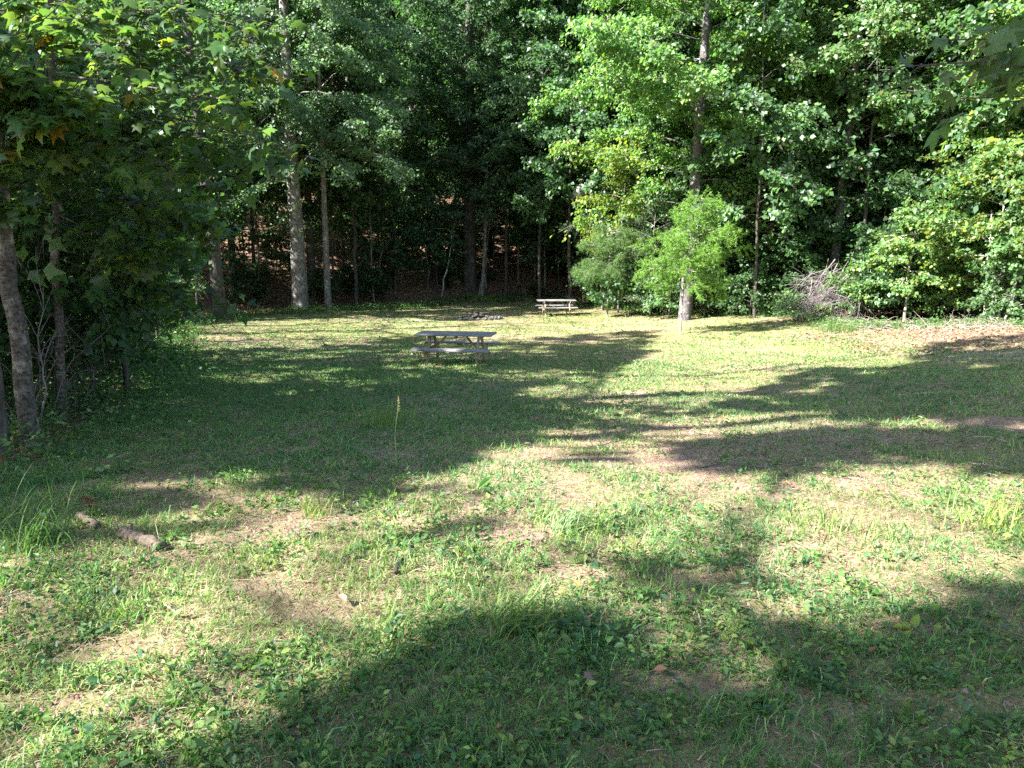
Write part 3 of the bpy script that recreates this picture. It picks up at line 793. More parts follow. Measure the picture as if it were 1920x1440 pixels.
conifer('pine_sapling', b, 'young pine on a thin pinkish stem right of the far table', 72,
        [(0, 0, 0), (0.03, 0, 2.0), (0.12, 0, 4.2)], 0.055, (1.55, 4.1), lambda t: 1.5 * (1 - t) ** 0.5 + 0.15,
        52, 36000, 0.17, 0.8, [(0.115, 0.20, 0.06), (0.14, 0.22, 0.065), (0.095, 0.17, 0.055)], -0.02, M_BARK_PALE, feather=False)

# ---- shared forest trees on and below the hill -----------------------------------------
PROT = {}
def proto(key, name, label, group, cat='tree', **kw):
    root = tree(name, (0, 0, 0), label, cat, group, **kw)
    PROT[key] = root
    return root
G_T = 'trees of the dark wood on the hillside'
proto('t0', 'forest_tree', 'tall shaded forest tree on the wooded hillside', G_T, seed=101, Ht=21, r0=0.24, h0=6.0, prof=round_prof(4.6, .7), nl=36, nleaf=13000, lsize=0.24, limb_r=.14, tmpl=BROAD, cols=GREEN + DEEP, bark=M_BARK_DARK)
proto('t1', 'forest_tree', 'tall shaded forest tree on the wooded hillside', G_T, seed=102, Ht=19, r0=0.20, h0=5.0, prof=round_prof(4.2, .8), nl=38, nleaf=13000, lsize=0.23, limb_r=.16, tmpl=BROAD, cols=BLUISH + GREEN, bark=M_BARK_GREY)
proto('t2', 'forest_tree', 'tall shaded forest tree on the wooded hillside', G_T, seed=103, Ht=24, r0=0.28, h0=7.5, prof=round_prof(5.0, .7), nl=38, nleaf=12000, lsize=0.26, limb_r=.13, tmpl=BROAD, cols=GREEN + BLUISH, bark=M_BARK_DARK)
G_U = 'thin understory saplings in the shade of the wood'
for k, (sd, Ht, h0, R) in enumerate([(111, 6.5, 1.8, 1.9), (112, 9.0, 3.5, 2.2), (113, 4.5, 1.2, 1.6)]):
    proto('u%d' % k, 'understory_sapling', 'thin leafy sapling in the shade of the wood', G_U, cat='sapling', seed=sd, Ht=Ht, r0=0.035 + 0.004 * Ht, h0=h0, prof=round_prof(R, .8), nl=20,
          nleaf=2600, lsize=0.19, tmpl=BROAD, cols=GREEN + DEEP + BLUISH, bark=[M_BARK_GREY, M_BARK_DARK, M_BARK_GREY][k], lean=(0.04 * (k - 1), 0.02), wob=0.2, rise=0.0, droop=0.25)
G_B = 'bare thin stems in the dark of the wood'
proto('p0', 'slender_sapling', 'thin bare stem in the dark of the wood', G_B, cat='sapling', seed=121, Ht=7, r0=0.045, h0=3.0, prof=round_prof(.8), nl=9, nleaf=60, lsize=0.16, tmpl=BROAD, cols=GREEN, bark=M_BARK_GREY, lean=(0.03, 0), wob=0.25)
proto('p1', 'slender_sapling', 'thin bare stem in the dark of the wood', G_B, cat='sapling', seed=122, Ht=5, r0=0.035, h0=2.0, prof=round_prof(.7), nl=8, nleaf=40, lsize=0.16, tmpl=BROAD, cols=GREEN, bark=M_BARK_DARK, lean=(-0.1, 0.02), wob=0.25)

G_K = 'leafy bushes at the foot of the wood'
for k, (sd, Ht, R) in enumerate([(131, 2.2, 1.3), (132, 3.2, 1.5)]):
    proto('b%d' % k, 'woodland_bush', 'leafy bush in the shade at the foot of the wood', G_K, cat='bush', seed=sd, Ht=Ht, r0=0.03, h0=0.25, prof=round_prof(R, .85), nl=26,
          nleaf=3200, lsize=0.14, tmpl=BROAD, cols=GREEN + DEEP, bark=M_BARK_DARK, wob=0.15, rise=0.35, dens=4, slen=.6, limb_r=.4)
rng = np.random.default_rng(777)
used = {}
def plant(key, x, y, sc=1.0, rz=None):
    loc = (x, y, float(ground_z(x, y)))
    rz = rng.random() * 6.28 if rz is None else rz
    if key not in used:
        r = PROT[key]; r.location = loc; r.rotation_euler = (0, 0, rz); r.scale = (sc, sc, sc); used[key] = 1
        return r
    return copy_tree(PROT[key], loc, rz, sc)

def spots(n_try, xr, yr, mind, ok):
    pts = []
    for _ in range(n_try):
        x, y = rng.uniform(*xr), rng.uniform(*yr)
        if not ok(x, y): continue
        if all((x - a) ** 2 + (y - c) ** 2 > mind ** 2 for a, c in pts):
            pts.append((x, y))
    return pts
def in_view(x, y, m=4.0):
    return abs(x) < y * 0.665 + m
LAWN_BIG = LAWN
def far_edge(x):
    return float(np.interp(x, [-20, -14, -9, -4, 0, 3.5, 5, 7, 10, 14, 22], [33, 37, 41, 45.5, 46.5, 42, 33, 30, 28.5, 25.5, 24]))
gap = lambda x, y: (-9.5 < x < 3.5) and y < 60          # open wood floor seen between the trunks
for x, y in spots(5000, (-45, 50), (24, 66), 3.7, lambda x, y: in_view(x, y, 7) and y > far_edge(x) + 2.4 and x > -15 - 0.2 * y and not (gap(x, y) and y < 48) and not shades_beam(x, y, 3.0, [(np.asarray(c), r) for c, r in ((pt(680, 120, 38), 2.6), (pt(620, 250, 38), 1.6), (pt(740, 200, 39), 2.0), (pt(600, 90, 38), 2.2), (pt(1150, 450, 34), 2.2), (pt(1190, 310, 34), 2.2), (pt(1560, 120, 31), 3.0))]) and not shades_beam(x, y, 2.2, HILL_BEAMS)):
    plant('t%d' % rng.integers(3), x, y, rng.uniform(0.85, 1.15) if not gap(x, y) else rng.uniform(1.05, 1.25))
for x, y in spots(4000, (-75, 80), (66, 112), 6.0, lambda x, y: in_view(x, y, 6)):
    plant('t%d' % rng.integers(3), x, y, rng.uniform(0.95, 1.2))
for x, y in spots(4000, (-34, 42), (24, 58), 2.3, lambda x, y: in_view(x, y, 3) and y > far_edge(x) + (1.6 if x < 4 else 3.6) and x > -14 - 0.2 * y and not (gap(x, y) and rng.random() < 0.55)):
    plant('u%d' % rng.integers(3), x, y, rng.uniform(0.8, 1.25))
for x, y in spots(1500, (-16, 26), (26, 66), 1.6, lambda x, y: in_view(x, y, 1) and y > far_edge(x) + (0.8 if x < 4 else 5.0) and (rng.random() < (0.7 if gap(x, y) else 0.35))):
    plant('p%d' % rng.integers(2), x, y, rng.uniform(0.8, 1.4))

for x, y in spots(3000, (4, 34), (25, 42), 2.2, lambda x, y: in_view(x, y, 2) and y > far_edge(x) + 2.8):
    plant('b%d' % rng.integers(2), x, y, rng.uniform(0.8, 1.2))
for x, y in spots(900, (-10, 4), (45, 58), 2.6, lambda x, y: y > far_edge(x) + .8):
    plant('b%d' % rng.integers(2), x, y, rng.uniform(0.3, 0.7))
for x, y in spots(900, (-14, -7.5), (33, 44), 2.4, lambda x, y: y > far_edge(x) + 1.5):
    plant('b%d' % rng.integers(2), x, y, rng.uniform(0.6, 0.9))

# ---- left wood: trees whose crowns leave the sunny lawn in the light --------------------------
G_L = 'trees of the wood behind the left thicket'
for k, (x, y) in enumerate([(-13, 19), (-16, 24), (-13.5, 29), (-18, 31), (-17, 36), (-19, 17), (-23, 24), (-25, 33), (-15, 13.5), (-22, 38), (-29, 28)]):
    b = np.array([x, y, float(ground_z(x, y))])
    tree('wood_tree', b, 'leafy tree added behind the left thicket, crown shaped to shade the lawn', 'tree', G_L, seed=200 + k, Ht=rng.uniform(12, 17), r0=0.17, h0=2.4, prof=round_prof(3.6, .8), nl=36,
         nleaf=6000, lsize=0.20, tmpl=BROAD, cols=GREEN + BRIGHT, bark=M_BARK_DARK, cull=True, wob=0.2)
THICKET = [(-6.1, 9.0, 4.6, 'leafy sapling close behind the slim maple trunk'), (-7.6, 11.5, 6.0, 'leafy sapling further back behind the leaning mottled trunk'),
 (-9.3, 14, 6.5, 'tall leafy sapling deep in the left thicket'), (-10.5, 17, 7, 'leafy sapling half way along the left thicket'),
 (-11.6, 20.5, 7, 'leafy sapling behind the arching pale bare sapling'), (-12.2, 24, 7.5, 'leafy sapling near the far end of the left thicket'),
 (-12.6, 27.5, 7, 'leafy sapling left of the dead pale stem'), (-14, 31.5, 8, 'farthest leafy sapling of the left thicket'),
 (-8.6, 9.2, 6, 'leafy sapling at the left frame edge behind the dark trunk'), (-11, 12.5, 7, 'leafy sapling at the back of the thicket by the frame edge'),
 (-13.5, 22, 8, 'tall sapling at the back middle of the left thicket'), (-7.0, 13.2, 5.5, 'low spreading sapling at the lawn side of the thicket'),
 (-8.4, 16.2, 5.5, 'spreading sapling overhanging the lawn edge beyond the slim maple'), (-9.8, 19.6, 6, 'spreading sapling overhanging the narrow end of the lawn'),
 (-5.7, 11.2, 4.2, 'small bushy sapling right of the slim maple trunk'), (-10.6, 23.0, 6.5, 'bushy sapling before the far thicket end')]
for k, (x, y, ht, lab) in enumerate(THICKET):
    b = np.array([x, y, float(ground_z(x, y))])
    tree('thicket_sapling', b, lab, 'sapling', 'saplings of the left thicket', seed=240 + k, Ht=ht, r0=0.045, h0=1.5 if y < 18 else 0.8, prof=round_prof(1.2 if x > -6.0 else 1.75, .85), nl=34,
         nleaf=3900, lsize=0.17, tmpl=LOBED_3 if y < 14 else BROAD, cols=GREEN + BRIGHT, bark=M_BARK_DARK, cull=True, wob=0.2, rise=0.1, droop=0.2, lean=(rng.normal() * .05, 0))

for x, y in spots(2500, (-15, -4.6), (7.2, 32), 1.25, lambda x, y: not inpoly(np.array([x - .3, x + .55]), np.array([y, y]), LAWN).any() and x < -4.9 - 0.22 * (y - 7)):
    tag(plant('b%d' % rng.integers(2), x, y, rng.uniform(0.38, 0.62) * (1.3 if y < 12 else 1)), 'low leafy bush filling the foot of the left thicket', None, 'low bushes of the left thicket')

# ---- near left trees with single large leaves ------------------------------------------------
def maple_leaf_mesh(k, cols, mat):
    rg = np.random.default_rng(900 + k)
    G = Geo()
    V, T = LOBED
    V = V * np.array([1 + .14 * rg.normal(), 1, 1 + .9 * rg.normal()]) + np.array([0, 0.02, 0])
    V = V + .05 * rg.normal(size=V.shape) * [1, 1, .6]; V[:, 2] -= rg.uniform(.0, .35) * V[:, 1] ** 2 + rg.uniform(-.5, .5) * V[:, 0] ** 2
    c = pick_col(rg, 1, [cols], 0.05)
    G.add(V, T, np.tile(c, (len(V), 1)))
    tube(G, [(0, -.45, -.02), (0, -.2, .0), (0, .1, .01)], [.012, .01, .008], 3, c[0] * np.array([1.3, .9, .8]))
    return G.mesh('leaf', mat)
LEAF_MESH = [maple_leaf_mesh(k, c, M_LEAF_NEAR) for k, c in enumerate(
    [(0.055, 0.110, 0.030), (0.070, 0.130, 0.030), (0.045, 0.095, 0.038), (0.060, 0.115, 0.048), (0.085, 0.145, 0.030), (0.15, 0.18, 0.025), (0.25, 0.17, 0.02)])]
LEAF_W = np.array([.22, .2, .2, .17, .15, .045, .015]); LEAF_W = LEAF_W / LEAF_W.sum()

def leaf_parts(rng, root, P, nrm, dirn, sz, base, leafset=None):
    R = frames(nrm, dirn)
    idx = rng.choice(len(LEAF_MESH), len(P), p=LEAF_W) if leafset is None else rng.choice(leafset, len(P))
    for p, r, s, i in zip(P, R, sz, idx):
        o = bpy.data.objects.new('leaf', LEAF_MESH[i]); COL.objects.link(o); o.parent = root
        M = Matrix(((r[0][0] * s, r[0][1] * s, r[0][2] * s, p[0] - base[0]), (r[1][0] * s, r[1][1] * s, r[1][2] * s, p[1] - base[1]),
                    (r[2][0] * s, r[2][1] * s, r[2][2] * s, p[2] - base[2]), (0, 0, 0, 1)))
        o.matrix_local = M

def near_tree(name, label, base, trunk_pts, trunk_r, limbs_px, nleaf, lsize, nparts, bark, seed, dens=4.5, slen=0.55, sag=0.15, cull=True, k=12, tz=None, sig=0.07, up=0.8, rnd=.45, leafset=None):
    rng = np.random.default_rng(seed)
    root = empty(name, tuple(base))
    base = np.asarray(base, float)
    GT, GB, GL = Geo(), Geo(), Geo()
    tp = np.array(trunk_pts)
    z = np.linspace(0, 1, 16); zi = np.linspace(0, 1, len(tp))
    tq = np.stack([np.interp(z, zi, tp[:, a]) for a in range(3)], -1) + np.concatenate([[[0, 0, 0]], rng.normal(size=(15, 3)) * [.012, .012, 0]])
    tr = np.interp(z, [0, .04, .1, 1], [trunk_r * 1.3, trunk_r * 1.05, trunk_r, trunk_r * .55])
    tube(GT, tq - base, tr, k)
    limbs = []
    for (h, e) in limbs_px:
        i = h * 15; j = min(int(i), 14)
        p = tq[j] + (tq[j + 1] - tq[j]) * (i - j)
        e = np.asarray(e, float); L = np.linalg.norm(e - p)
        path = bez(p, e, sag * L, 8, rng, 0.05 * L)
        rl = min(trunk_r * .3, 0.003 + .0035 * L)
        tube(GB, path - base, np.linspace(rl, .003, 8), 5); limbs.append((path, rl))
    GB2 = Geo()
    S, E = sprays(rng, GB2, limbs, dens, slen, 0.2, t0=0.3, sub_r=0.003, seg=2)
    for v, t, c in zip(GB2.v, GB2.t, GB2.c): pass
    for v in GB2.v: v -= base.astype(np.float32)
    off = GB.n
    GB.v += GB2.v; GB.t += [t + off for t in GB2.t]; GB.c += GB2.c; GB.n += GB2.n
    P, nrm, dirn, sz = leaves_on(rng, S, E, nleaf, lsize, sig, up=up, out=0.3, rnd=rnd, droop=0.5)
    if cull:
        kk = keep_sun(rng, P, 0.70); P, nrm, dirn, sz = P[kk], nrm[kk], dirn[kk], sz[kk]
    u, v, d = proj(P)
    vis = (u > -20) & (u < 1940) & (v > -20) & (v < 1460) & (d > 0.5)
    score = np.where(vis, sz / np.maximum(d, .3), 0)
    order = np.argsort(-score)
    sel = order[:min(nparts, int(vis.sum()))]
    rest = np.ones(len(P), bool); rest[sel] = False
    leaf_parts(rng, root, P[sel], nrm[sel], dirn[sel], sz[sel], base, leafset)
    if rest.any():
        add_leaves(GL, LOBED, P[rest] - base, nrm[rest], dirn[rest], sz[rest], pick_col(rng, rest.sum(), GREEN + [(0.085, 0.14, 0.03), (0.06, .115, .045)], 0.2))
    part('trunk', GT.mesh('trunk', bark, True), root); part('branches', GB.mesh('branches', M_BARK_DARK, True), root)
    if rest.any():
        o = part('leaves', GL.mesh('leaves', M_LEAF_NEAR), root); o['kind'] = 'stuff'
    return tag(root, label, 'tree')

b = at(118, 787)
trk = [b + [0, 0, -.1], pt(112, 620, b[1]), pt(106, 420, b[1]), pt(100, 230, b[1]), pt(94, 0, b[1]), pt(92, -260, b[1])]
D = b[1]
near_tree('maple_tree', 'maple with large lobed leaves reaching from the left thicket over the lawn', b, trk, 0.050,
          [(.62, pt(556, 285, 6.6)), (.75, pt(470, 55, 7.0)), (.68, pt(440, 190, 6.4)), (.72, pt(530, 160, 7.4)), (.5, pt(350, 410, 7.8)), (.55, pt(310, 310, 6.6)), (.4, pt(290, 500, 8.8)),
           (.42, pt(255, 470, 7.6)), (.34, pt(330, 545, 9.0)), (.36, pt(205, 500, 8.8)), (.7, pt(250, 110, 7.6)), (.8, pt(160, 40, 7.6)), (.75, pt(330, 20, 7.8)), (.6, pt(30, 230, 7.4)),
           (.5, pt(20, 420, 7.8)), (.45, pt(180, 400, 8.6)), (.66, pt(420, 300, 7.6)), (.58, pt(470, 320, 7.8)), (.85, pt(380, -60, 7.4)), (.4, pt(340, 480, 9.0)), (.42, pt(60, 480, 9.0)),
           (.7, pt(360, 130, 8.4)), (.6, pt(200, 250, 8.0)), (.55, pt(120, 330, 7.6))],
          7000, 0.135, 300, M_BARK_MOSS, 301, dens=6.5, slen=0.65, sag=0.05)
b = at(62, 838)
trk = [b + [0, 0, -.12], pt(40, 690, b[1]), pt(18, 540, b[1]), pt(2, 400, b[1]), pt(-8, 250, b[1]), pt(-20, 0, b[1]), pt(-40, -300, b[1])]
near_tree('leaning_maple', 'mottled thick trunk leaning out of the left frame edge', b, trk, 0.080,
          [(.55, pt(90, 60, 6.6)), (.5, pt(40, 140, 6.2)), (.6, pt(-60, 60, 6.6)), (.7, pt(200, -40, 6.6)), (.45, pt(-40, 330, 6.4)), (.62, pt(140, 180, 6.4))],
          2200, 0.135, 120, M_BARK_MOSS, 302)
b = at(8, 850)
trk = [b + [0, 0, -.12], pt(-8, 700, b[1]), pt(-22, 500, b[1]), pt(-40, 200, b[1])]
near_tree('dark_trunk_tree', 'dark trunk at the extreme left edge beside the mottled leaning trunk', b, trk, 0.06,
          [(.7, pt(-60, 330, 7.4)), (.9, pt(-90, 200, 7.0))], 200, 0.14, 0, M_BARK_DARK, 303)

# bare leaning stems in the left thicket
def bare_pole(name, label, pts, r, seed, twigs=6, bark=M_BARK_GREY):
    rg = np.random.default_rng(seed)
    P = np.array(pts, float); n = 14
    z = np.linspace(0, 1, n); zi = np.linspace(0, 1, len(P))
    q = np.stack([np.interp(z, zi, P[:, a]) for a in range(3)], -1)
    q[1:] += rg.normal(size=(n - 1, 3)) * 0.012
    base = q[0].copy()
    root = empty(name, tuple(base))
    G = Geo(); tube(G, q - base, np.linspace(r, r * .3, n), 6); part('trunk', G.mesh('trunk', bark, True), root)
    G = Geo()
    for i in range(twigs):
        j = rg.integers(5, n - 1); d = unit(q[j] - q[j - 1]) + rg.normal(size=3) * .6; L = rg.uniform(.2, .7)
        e = q[j] + unit(d) * L
        tube(G, bez(q[j], e, .05, 5, rg, .05) - base, np.linspace(r * .35, .002, 5), 4)
        for w_ in range(2):
            m = q[j] + (e - q[j]) * rg.uniform(.4, .9); tube(G, [m - base, m + unit(d + rg.normal(size=3) * .5) * L * .4 - base], [r * .18, .0015], 3)
    part('branches', G.mesh('branches', bark, True), root)
    return tag(root, label, 'dead tree')
b = at(262, 640)
bare_pole('dead_tree', 'pale bare sapling arching from the lawn edge up to the left', [b - [0, 0, .05], pt(230, 560, b[1] - 3), pt(170, 500, b[1] - 6), pt(130, 450, 9.2), pt(95, 310, 8.2), pt(60, 130, 7.4), pt(20, 70, 7.2)], .02, 401, 7)
b = at(372, 606)
bare_pole('dead_tree', 'dead pale stem standing left of the dark trunked tree', [b - [0, 0, .05], pt(366, 520, b[1] - 1), pt(355, 460, b[1] - 2), pt(340, 400, b[1] - 3)], .035, 402, 5)
b = at(170, 750)
bare_pole('dead_tree', 'crooked dead stem among brambles right of the slim maple trunk', [b - [0, 0, .05], pt(178, 660, b[1]), pt(168, 580, b[1]), pt(175, 500, b[1])], .014, 403, 12, M_BRUSH)
b = at(70, 800)
bare_pole('dead_tree', 'forked dead stem between the two left trunks', [b - [0, 0, .05], pt(85, 720, b[1]), pt(70, 640, b[1]), pt(85, 540, b[1])], .012, 404, 12, M_BRUSH)

def bramble(px, py, label, seed, n=8, H=1.2, mat=None):
    rg = np.random.default_rng(seed); b_ = at(px, py); root = empty('bramble', tuple(b_))
    for k in range(n):
        a = rg.random() * 6.283; L = H * rg.uniform(.5, 1.3)
        e = np.array([math.cos(a) * L * .7, math.sin(a) * L * .5, L * rg.uniform(.3, 1.1)])
        G = Geo(); path = bez(np.array([rg.normal() * .05, rg.normal() * .05, -.03]), e, L * .45, 8, rg, .12 * L); path[1:] += rg.normal(size=(7, 3)) * .02
        tube(G, path, np.linspace(.007, .0025, 8), 4)
        for j in range(5):
            i = rg.integers(2, 7); d = rg.normal(size=3) + [0, 0, .3]
            tube(G, [path[i], path[i] + unit(d) * L * rg.uniform(.1, .3)], [.003, .0015], 3)
        part('cane', G.mesh('cane', mat or M_BRUSH, True), root)
    return tag(root, label, 'bramble')
for k, (px, py, lab, H_, mt) in enumerate([(95, 790, 'tangled canes between the two left trunks', 1.3, None), (145, 770, 'dry canes right of the slim maple trunk', 1.2, None),
        (190, 740, 'tangle of dry canes at the lawn side of the left thicket', 1.2, None), (225, 715, 'low dry canes hanging over the shaded lawn edge', .9, None),
        (150, 700, 'dark canes deep in the left thicket', 1.5, M_BARK_DARK), (250, 690, 'thin dark canes beyond the slim maple', 1.2, M_BARK_DARK),
        (285, 660, 'brown canes at the narrow end of the lawn', 1.3, None), (40, 800, 'dry canes in front of the dark edge trunk', 1.0, None)]):
    bramble(px, py, lab, 500 + k, 6, H_, mt)

# maple at the right, out of frame, with one limb hanging into the picture
b = np.array([4.9, 3.3, float(ground_z(4.9, 3.3))])
trk = [b + [0, 0, -.1], b + [0.02, .02, 1.4], b + [-.05, .05, 2.8], b + [.05, .0, 4.6]]
near_tree('maple_tree', 'maple branch with big dark leaves hanging in at the upper right', b, trk, 0.10,
          [(.52, pt(1690, 125, 3.7)), (.56, pt(1760, 75, 3.9)), (.5, pt(1800, 185, 3.6)), (.5, pt(1880, 120, 3.5)), (.58, pt(1900, 60, 3.7))],
          230, 0.125, 230, M_BARK_DARK, 305, dens=7, slen=0.34, sag=0.06, cull=False, sig=0.06, up=0.55, rnd=.6, leafset=(2, 3, 2, 3, 0))

# ---- tall trees left of and behind the camera: crowns shaped to throw the shade on the lawn ----------------
def shade_trees():
    rng = np.random.default_rng(4242)
    trunks = np.array([(-9.5, 3.0), (-12.5, 8.0), (-9.0, -2.5), (-5.0, -6.0), (-16.5, -5.5), (-17.0, 5.0), (-13.0, -9.0), (-20.0, 11.0), (-7.5, 7.2), (-3.0, -10.0), (-15.5, 14.5), (-17.0, 24.0), (-14.5, 28.0), (-20.0, 31.0), (-21.5, 19.0)], float)
    N = 60000
    # random lawn points, kept where the photograph shows shade
    yy = rng.uniform(1.5, 40, N); xx = rng.uniform(-1, 1, N) * (yy * 0.72 + 1.0)
    P = np.stack([xx, yy, ground_z(xx, yy)], -1)
    s = shade_at(P)
    P = P[(s > 0.75)]
    # and points on the right hand maple limb, which hangs in shade
    Q = np.stack([pt(rng.uniform(1640, 1960), rng.uniform(20, 230), rng.uniform(3.3, 4.2)) for _ in range(900)])
    tb = at(856, 683); Q2 = tb + np.stack([rng.uniform(-1.1, 1.1, 700), rng.uniform(-.9, .9, 700), rng.uniform(.3, .8, 700)], -1)
    P = np.concatenate([P, Q, Q2])
    h = rng.uniform(9.0, 17.0, len(P))
    lay = np.floor(h / 1.3) * 1.3 + rng.normal(size=len(P)) * 0.18     # boughs lie in layers
    t = lay / SUN[2]
    C = P + SUN * t[:, None]
    u, v, d = proj(C)
    vis = (d > 0) & (u > -150) & (u < 2070) & (v > -260)
    C = C[~vis]
    dist = np.linalg.norm(C[:, None, :2] - trunks[None], axis=2)
    near = np.argmin(dist, 1); dm = dist[np.arange(len(C)), near]
    C, near = C[dm < 7.5], near[dm < 7.5]
    for k, (tx, ty) in enumerate(trunks):
        c = C[near == k]
        if len(c) < 30: continue
        if len(c) > 2200: c = c[rng.choice(len(c), 2200, replace=False)]
        tz = float(ground_z(tx, ty)); base = np.array([tx, ty, tz])
        root = empty('tall_tree' if k < 11 else 'wood_tree', tuple(base))  # those in the left wood are added to shade the far lawn
        GT, GB, GL = Geo(), Geo(), Geo()
        tp = trunk_path(rng, 18.5, (0, 0), .15); q = tp.copy(); q[0, 2] -= .3
        tube(GT, q, .26 * (1 - tp[:, 2] / 19.5), 10)
        # limbs to the centres of the boughs
        cell = np.round((c - base) / 2.6).astype(int)
        for key in np.unique(cell, axis=0):
            m = (cell == key).all(1)
            if m.sum() < 3: continue
            e = c[m].mean(0) - base
            p = along(tp, max(3.0, min(17.5, e[2] - 0.25 * np.linalg.norm(e[:2]))))
            tube(GB, bez(p, e, .4, 6, rng, .25), np.linspace(.05, .012, 6), 4)
        n = len(c) * 5
        i = rng.integers(0, len(c), n)
        L = c[i] + rng.normal(size=(n, 3)) * np.array([.2, .2, .1])
        kk = keep_sun(rng, L, 0.98); L = L[kk] - base
        add_leaves(GL, BROAD, L, np.array([0, 0, 1.0]) + .5 * rng.normal(size=L.shape), rng.normal(size=L.shape), .295 * rng.uniform(.7, 1.25, len(L)), pick_col(rng, len(L), GREEN))
        part('trunk', GT.mesh('trunk', M_BARK_GREY, True), root); part('branches', GB.mesh('branches', M_BARK_GREY, True), root); part('crown', GL.mesh('crown', M_LEAF), root)
        tag(root, *(('tall tree outside the picture shading the lawn', 'tree', 'tall trees beside the camera') if k < 11 else ('leafy tree added behind the left thicket, crown shaped to shade the lawn', 'tree', 'trees of the wood behind the left thicket')))
shade_trees()

# ----------------------------------------------------------------------------
# GROUND COVER
# ----------------------------------------------------------------------------
BARE = [(at(px, py)[:2], rx, ry) for px, py, rx, ry in [(1180, 868, .75, .30), (1290, 1085, .28, .16), (1470, 1150, .26, .13), (1700, 1190, .35, .16), (880, 762, .8, .45), (1855, 795, .9, .6),
        (548, 985, .35, .3), (250, 1225, .3, .14), (120, 1330, .3, .1), (1330, 1300, .4, .12), (1780, 1330, .5, .14), (600, 1150, .25, .12), (960, 1010, .3, .2), (1580, 915, .5, .25),
        (1100, 1080, .3, .12), (430, 1020, .3, .2), (480, 1105, .22, .12), (1480, 655, 2.2, .7), (520, 720, 1.2, .7), (320, 900, .35, .9), (1180, 760, .7, .4), (1500, 1030, .25, .15), (330, 1370, .2, .08)]]
def bare(x, y):
    b = np.zeros(np.shape(x)); w = 0.5 * (fbm(x * 3.5, y * 3.5, 201, 4) - .5)
    for (cx, cy), rx, ry in BARE:
        b = np.maximum(b, smooth(1.15, .6, 1.45 * np.hypot((x - cx) / rx, (y - cy) / ry) + w * 4.0))
    return b

def cover_density(x, y):
    n = fbm(x * 0.55, y * 0.55, 71, 4); n2 = fbm(x * 2.6, y * 2.6, 77, 3); n3 = vnoise(x * 8.0, y * 8.0, 79)
    return smooth(0.37, 0.62, 0.40 * n + 0.42 * n2 + 0.18 * n3 + 0.07 * smooth(6, 16, y)) * (1 - .95 * bare(x, y))

def lush_shade(x, y):
    """where the lawn is green and weedy, and coloured greener to stand for its shade"""
    l = smooth(0.6, -2.0, x) * smooth(4.6, 6.4, y) * smooth(26, 15, y)
    f = smooth(3.9, 3.0, y + 0.25 * np.abs(x - .8)) * smooth(-1.6, -.3, x)
    e = smooth(-2.2, -3.6, x) * smooth(2.5, 4.5, y)
    return np.clip(np.maximum(np.maximum(l, f), e) + 0.5 * (fbm(x * .9, y * .9, 35, 3) - .5), 0, 1)

CG = np.array([0.066, 0.178, 0.052]); CY = np.array([0.248, 0.308, 0.110]); CB = np.array([0.042, 0.130, 0.064])
STRAW = np.array([(0.50, 0.41, 0.27), (0.40, 0.28, 0.19), (0.55, 0.47, 0.33), (0.33, 0.27, 0.14), (0.30, 0.18, 0.13), (0.38, 0.25, 0.19)])

def strip_blades(G, B, az, h, w, bend, bd, c, zmin=.012):
    n = len(B)
    side = np.stack([np.cos(az), np.sin(az), 0 * az], -1) * (w * 0.5)[:, None]
    lean = np.stack([np.cos(bd), np.sin(bd), 0 * bd], -1)
    a1, a2 = bend * 0.45, np.minimum(bend * 1.15, 2.1)
    m = B + lean * (np.sin(a1) * h * .55)[:, None]; m[:, 2] += np.cos(a1) * h * .55
    tip = m + lean * (np.sin(a2) * h * .5)[:, None]; tip[:, 2] += np.cos(a2) * h * .5
    tip[:, 2] = np.maximum(tip[:, 2], B[:, 2] + zmin)
    V = np.stack([B - side, B + side, m - side * .8, m + side * .8, tip], 1).reshape(-1, 3)
    T = (np.arange(n) * 5)[:, None, None] + np.array([(0, 1, 3), (0, 3, 2), (2, 3, 4)])[None]
    G.add(V, T.reshape(-1, 3), np.repeat(c, 5, 0))

